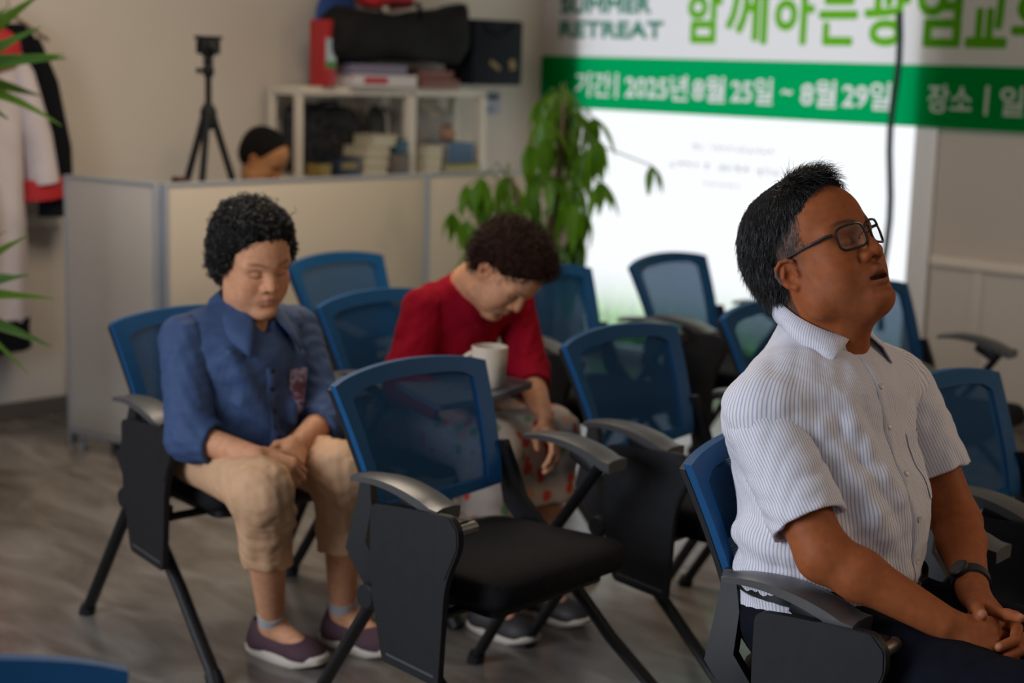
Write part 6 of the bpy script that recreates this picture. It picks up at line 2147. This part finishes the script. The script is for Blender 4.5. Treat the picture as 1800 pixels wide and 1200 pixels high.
# ======================= the woman in red
wr = thing('person', 'brown-haired woman in red sweater and floral skirt bent forward over her lap', 'person', (-3.23, 3.08, 0))
HR = Head((-2.990, 3.088, 0.945), 10.0, -52.0, 0.0, 0.98)
R_ = dict(shR=V3(-3.165, 2.955, 0.825), shL=V3(-3.120, 3.260, 0.815), elR=V3(-3.13, 2.86, 0.640), elL=V3(-3.030, 3.235, 0.640), wrR=V3(-2.955, 2.92, 0.565), wrL=V3(-2.830, 3.085, 0.555),
          hipR=V3(-3.26, 2.98, 0.500), hipL=V3(-3.26, 3.16, 0.500), knR=V3(-2.860, 2.920, 0.500), knL=V3(-2.870, 3.150, 0.500), anR=V3(-2.88, 2.94, 0.085), anL=V3(-2.88, 3.14, 0.085))
B = Body(0.02)
HR.prims(B, full=1.0, jaw=0.98)
nkr = V3(-3.105, 3.078, 0.880)
B.rc(nkr, HR.w(-0.030, 0, -0.055), 0.055, 0.052, 0.03)
B.rc(V3(-3.27, 3.07, 0.54), V3(-3.18, 3.075, 0.75), 0.10, 0.10, 0.05)
B.rc(V3(-3.18, 3.075, 0.75), nkr, 0.09, 0.055, 0.05)
B.rc(R_['shR'], R_['shL'], 0.042, 0.042, 0.05)
for q in 'RL':
    B.rc(R_['sh' + q], R_['el' + q], 0.043, 0.038, 0.02)
    B.rc(R_['el' + q], R_['wr' + q], 0.040, 0.0260, 0.02)
    kn, an = R_['kn' + q], R_['an' + q]
    B.rc(R_['hip' + q], kn, 0.06, 0.05, 0.03)
    B.rc(kn, kn + (an - kn) * 0.35, 0.046, 0.050, 0.03)
    B.rc(kn + (an - kn) * 0.35, an, 0.050, 0.031, 0.03)
    B.rc(an, an + V3(0.12, 0.0, -0.05), 0.030, 0.024, 0.02)
hand_prims(B, R_['wrR'], (0.09, 0.06, -0.04), (0.35, -0.35, 0.85), 1, 0.93, curl=(0.6, 0.65, 0.7, 0.75), spread=0.05, thumb=0.3)
hand_prims(B, R_['wrL'], (0.08, -0.03, -0.055), (0.55, 0.45, 0.6), -1, 0.93, curl=(0.4, 0.5, 0.6, 0.6), spread=0.08, thumb=0.3)
B.build('body', m_skin, wr, 0.0036, color=lambda P: HR.tint(P, SKIN_W, lips=(0.33, 0.12, 0.10), brow=0.6))
C = Body(0.015)
HR.el(C, (-0.014, 0, 0.050), (0.108, 0.088, 0.090), 0.01)
HR.el(C, (0.040, 0, 0.085), (0.064, 0.074, 0.056), 0.03)
HR.el(C, (-0.045, 0, 0.00), (0.074, 0.084, 0.076), 0.03)
C.plane(HR.w(0.060, 0, 0.050), V3(0.78, 0, -0.62) @ HR.A, 0.02)
C.el(HR.w(0.095, 0, -0.025), V3(0.092, 0.066, 0.086) * HR.s, HR.A, 0.015, -1)
for s in (-1, 1):
    C.el(HR.w(0.004, 0.088 * s, -0.004), V3(0.026, 0.022, 0.036), HR.A, 0.012, -1)
_nz2 = folds(13, 0.004, 0.04, 6)
C.post = lambda P, d: d + _nz2(P)
cap_r = C.build('hair', m_capb, wr, 0.0045)
curls('hair_curls', cap_r, wr, 2200, m_hairb, 33, L_=0.028, rad=0.0011, turn=0.25)
m_redk = mat('red_knit', (0.27, 0.003, 0.014), 0.9, spec=0.1, noise=(70, (0.33, 0.005, 0.020), 0.6), bump=(60, 0.3, 0.004))
T = Body(0.05)
T.el((-3.255, 3.07, 0.590), (0.125, 0.155, 0.150))
T.el((-3.195, 3.075, 0.725), (0.118, 0.150, 0.135))
T.rc(R_['shR'] + V3(0.0, 0.03, -0.005), R_['shL'] + V3(0, -0.03, -0.005), 0.058, 0.058, 0.06)
T.rc(R_['shR'] + V3(0.0, 0.05, 0.02), nkr + V3(-0.01, -0.02, -0.02), 0.04, 0.05, 0.05)
T.rc(R_['shL'] + V3(0.0, -0.05, 0.02), nkr + V3(-0.01, 0.02, -0.02), 0.04, 0.05, 0.05)
T.rc(nkr + V3(-0.02, 0, -0.06), nkr + V3(-0.004, 0, -0.006), 0.075, 0.062, 0.04)
T.el((-3.27, 3.07, 0.52), (0.135, 0.165, 0.075))
_h1, _h2 = folds(71, 0.004, 0.08, 6), folds(72, 0.0015, 0.03, 4)
T.post = lambda P, d: d + _h1(P) + _h2(P)
T.plane((-3.23, 3.07, 0.465), (0, 0, -1), 0.004)
T.plane(nkr + V3(0.012, 0, 0.004), (0.55, 0, 0.83), 0.006)
tp_ = T.build('sweater', m_redk, wr, 0.005)
for q, sd, fr_ in (('R', 81, 0.62), ('L', 82, 0.30)):
    s_, e_, w_ = R_['sh' + q], R_['el' + q], R_['wr' + q]
    Sl = Body(0.03)
    Sl.rc(s_, e_, 0.060, 0.053, 0.03)
    ax = unit(w_ - e_)
    ce = e_ + (w_ - e_) * fr_
    Sl.rc(e_, ce + ax * 0.03, 0.053, 0.044, 0.03)
    Sl.rc(ce - ax * 0.03, ce + ax * 0.1, 0.034, 0.038, 0.004, -1)
    Sl.plane(ce, ax, 0.003)
    f_ = folds(sd, 0.0045, 0.055, 5)
    Sl.post = lambda P, d, f_=f_: d + f_(P)
    reparent(Sl.build('sleeve', m_redk, wr, 0.005), wr, tp_)
    MB().tube([Vector(ce + ax * t) - Vector(wr.location) for t in (-0.022, -0.004, 0.004)], [0.0485, 0.0475, 0.046], 20).build('cuff', m_redk, tp_)
# neckband
G = []
for k in range(33):
    a = 2 * PI * k / 32
    e1 = V3(0.83, 0, -0.55)
    c_ = nkr + V3(0.004, 0, 0.0)
    d_1 = e1 * math.cos(a) + V3(0, 1, 0) * math.sin(a)
    nn = V3(0.55, 0, 0.83)
    G.append([Vector(c_ + d_1 * r_ + nn * h_) - Vector(wr.location) for r_, h_ in ((0.066, -0.012), (0.069, 0.0), (0.064, 0.008), (0.060, 0.002))])
MB().grid(G).build('neckband', m_redk, tp_, True, 80)
# floral skirt
m_flor = bpy.data.materials.new('floral_cotton')
m_flor.use_nodes = True
n, l = nodes_of(m_flor)
tc = n.new('ShaderNodeTexCoord')
vo = n.new('ShaderNodeTexVoronoi')
vo.inputs['Scale'].default_value = 26
l.new(tc.outputs['Object'], vo.inputs['Vector'])
cr = n.new('ShaderNodeValToRGB')
cr.color_ramp.interpolation = 'CONSTANT'
e0 = cr.color_ramp.elements
e0[0].position, e0[0].color = 0.0, (0.50, 0.05, 0.03, 1)
e0[1].position, e0[1].color = 0.30, (0.42, 0.35, 0.30, 1)
for p_, c_ in ((0.52, (0.16, 0.24, 0.10, 1)), (0.66, (0.42, 0.35, 0.30, 1)), (0.85, (0.52, 0.26, 0.14, 1))):
    e_ = e0.new(p_)
    e_.color = c_
sp = n.new('ShaderNodeSeparateColor')
l.new(vo.outputs['Color'], sp.inputs['Color'])
l.new(sp.outputs['Red'], cr.inputs['Fac'])
mr = n.new('ShaderNodeMapRange')
mr.inputs['From Min'].default_value = 0.38
mr.inputs['From Max'].default_value = 0.46
l.new(vo.outputs['Distance'], mr.inputs['Value'])
x = n.new('ShaderNodeMix')
x.data_type = 'RGBA'
x.inputs['B'].default_value = (0.42, 0.35, 0.30, 1)
l.new(mr.outputs['Result'], x.inputs['Factor'])
l.new(cr.outputs['Color'], x.inputs['A'])
l.new(x.outputs['Result'], n['Principled BSDF'].inputs['Base Color'])
n['Principled BSDF'].inputs['Roughness'].default_value = 0.8
Q = Body(0.05)
Q.el((-3.28, 3.07, 0.515), (0.140, 0.165, 0.095))
for q in 'RL':
    h_, k_, a_ = R_['hip' + q], R_['kn' + q], R_['an' + q]
    Q.rc(h_ + V3(0, 0, 0.005), k_, 0.083, 0.074, 0.06)
    Q.rc(k_, k_ + (a_ - k_) * 0.5, 0.074, 0.080, 0.05)
Q.rc((-3.2, 3.07, 0.505), (-2.875, 3.035, 0.505), 0.078, 0.066, 0.05)
Q.rc((-2.875, 3.035, 0.505), (-2.885, 3.04, 0.32), 0.066, 0.080, 0.05)
Q.plane((-3.0, 3.05, 0.335), (0, 0, -1), 0.003)
_h3 = folds(91, 0.006, 0.08, 6)
Q.post = lambda P, d: np.maximum(d + _h3(P), 0.436 - P[:, 2] - 10 * (P[:, 0] > -3.10))
Q.build('skirt', m_flor, wr, 0.006)
m_shoed = mat('dark_shoe', (0.03, 0.025, 0.025), 0.6)
for q in 'RL':
    a_ = R_['an' + q]
    shoe(wr, (a_[0] - 0.06, a_[1], 0), (a_[0] + 0.17, a_[1] + 0.01, 0), m_shoed, m_solew, w_=0.042, res=0.006)

# ======================= the person working behind the partition
pb = thing('person', 'dark-haired person seated behind the booth partition, only the bowed head showing', 'person', (-5.44, 4.14, 0))
HB = Head((-5.41, 4.135, 1.068), 28.0, -32.0, 0.0, 0.92)
B = Body(0.03)
HB.prims(B)
nb_ = V3(-5.44, 4.13, 0.955)
B.rc(nb_ + V3(0, 0, -0.02), HB.w(-0.02, 0, -0.06), 0.05, 0.05, 0.03)
SB = (V3(-5.45, 3.97, 0.89), V3(-5.45, 4.29, 0.89))
B.rc(SB[0], SB[1], 0.045, 0.045, 0.05)
for s_, yy in ((SB[0], 4.02), (SB[1], 4.26)):
    e_ = V3(-5.40, s_[1] + (0.0), 0.70)
    w_ = V3(-5.26, yy, 0.785)
    B.rc(s_, e_, 0.042, 0.037)
    B.rc(e_, w_, 0.037, 0.025)
    hand_prims(B, w_, (1, 0, -0.05), (0, 0, 1), 1 if yy > 4.1 else -1, 0.88, curl=(0.25, 0.3, 0.3, 0.35), thumb=0.2)
B.rc(V3(-5.46, 4.13, 0.55), nb_, 0.09, 0.06, 0.05)
for s in (-1, 1):
    B.rc(V3(-5.46, 4.13 + 0.09 * s, 0.52), V3(-5.10, 4.13 + 0.10 * s, 0.50), 0.06, 0.05, 0.03)
    B.rc(V3(-5.10, 4.13 + 0.10 * s, 0.50), V3(-5.11, 4.13 + 0.10 * s, 0.06), 0.048, 0.035, 0.03)
    B.rc(V3(-5.11, 4.13 + 0.10 * s, 0.05), V3(-5.00, 4.13 + 0.10 * s, 0.035), 0.034, 0.026, 0.03)
B.build('body', m_skin, pb, 0.006, color=lambda P: HB.tint(P, (0.40, 0.19, 0.08)))
C = Body(0.015)
HB.el(C, (-0.020, 0, 0.045), (0.108, 0.088, 0.092), 0.01)
HB.el(C, (-0.048, 0, -0.005), (0.072, 0.080, 0.076), 0.03)
C.plane(HB.w(0.058, 0, 0.058), V3(0.80, 0, -0.60) @ HB.A, 0.02)
C.el(HB.w(0.105, 0.01, -0.03), V3(0.085, 0.062, 0.080) * HB.s, HB.A, 0.015, -1)
C.build('hair', m_cap, pb, 0.006)
T = Body(0.05)
T.el((-5.455, 4.13, 0.62), (0.12, 0.15, 0.16))
T.el((-5.45, 4.13, 0.78), (0.11, 0.15, 0.14))
T.rc(SB[0] + V3(0, 0.02, 0), SB[1] + V3(0, -0.02, 0), 0.058, 0.058, 0.06)
for s_ in SB:
    e_ = V3(-5.40, s_[1], 0.70)
    T.rc(s_, e_, 0.060, 0.054, 0.03)
T.build('shirt', mat('grey_shirt', (0.10, 0.10, 0.11), 0.8), pb, 0.007)
Q = Body(0.04)
Q.el((-5.46, 4.13, 0.53), (0.13, 0.16, 0.09))
for s in (-1, 1):
    Q.rc(V3(-5.46, 4.13 + 0.09 * s, 0.525), V3(-5.10, 4.13 + 0.10 * s, 0.505), 0.075, 0.066, 0.04)
    Q.rc(V3(-5.10, 4.13 + 0.10 * s, 0.505), V3(-5.11, 4.13 + 0.10 * s, 0.10), 0.064, 0.055, 0.03)
Q.build('trousers', m_navyt, pb, 0.008)
st_ = thing('stool', 'round padded stool under the person behind the partition', 'stool', (-5.47, 4.13, 0))
MB().lathe([(0.0, 0.39), (0.16, 0.39), (0.175, 0.405), (0.175, 0.425), (0.16, 0.438), (0.0, 0.438)], (0, 0, 0), 28).build('seat', m_seat, st_)
for k in range(4):
    a = PI / 4 + k * PI / 2
    MB().tube([(0.12 * math.cos(a), 0.12 * math.sin(a), 0.39), (0.17 * math.cos(a), 0.17 * math.sin(a), 0.0)], 0.012, 10).build('leg', m_steel, st_)
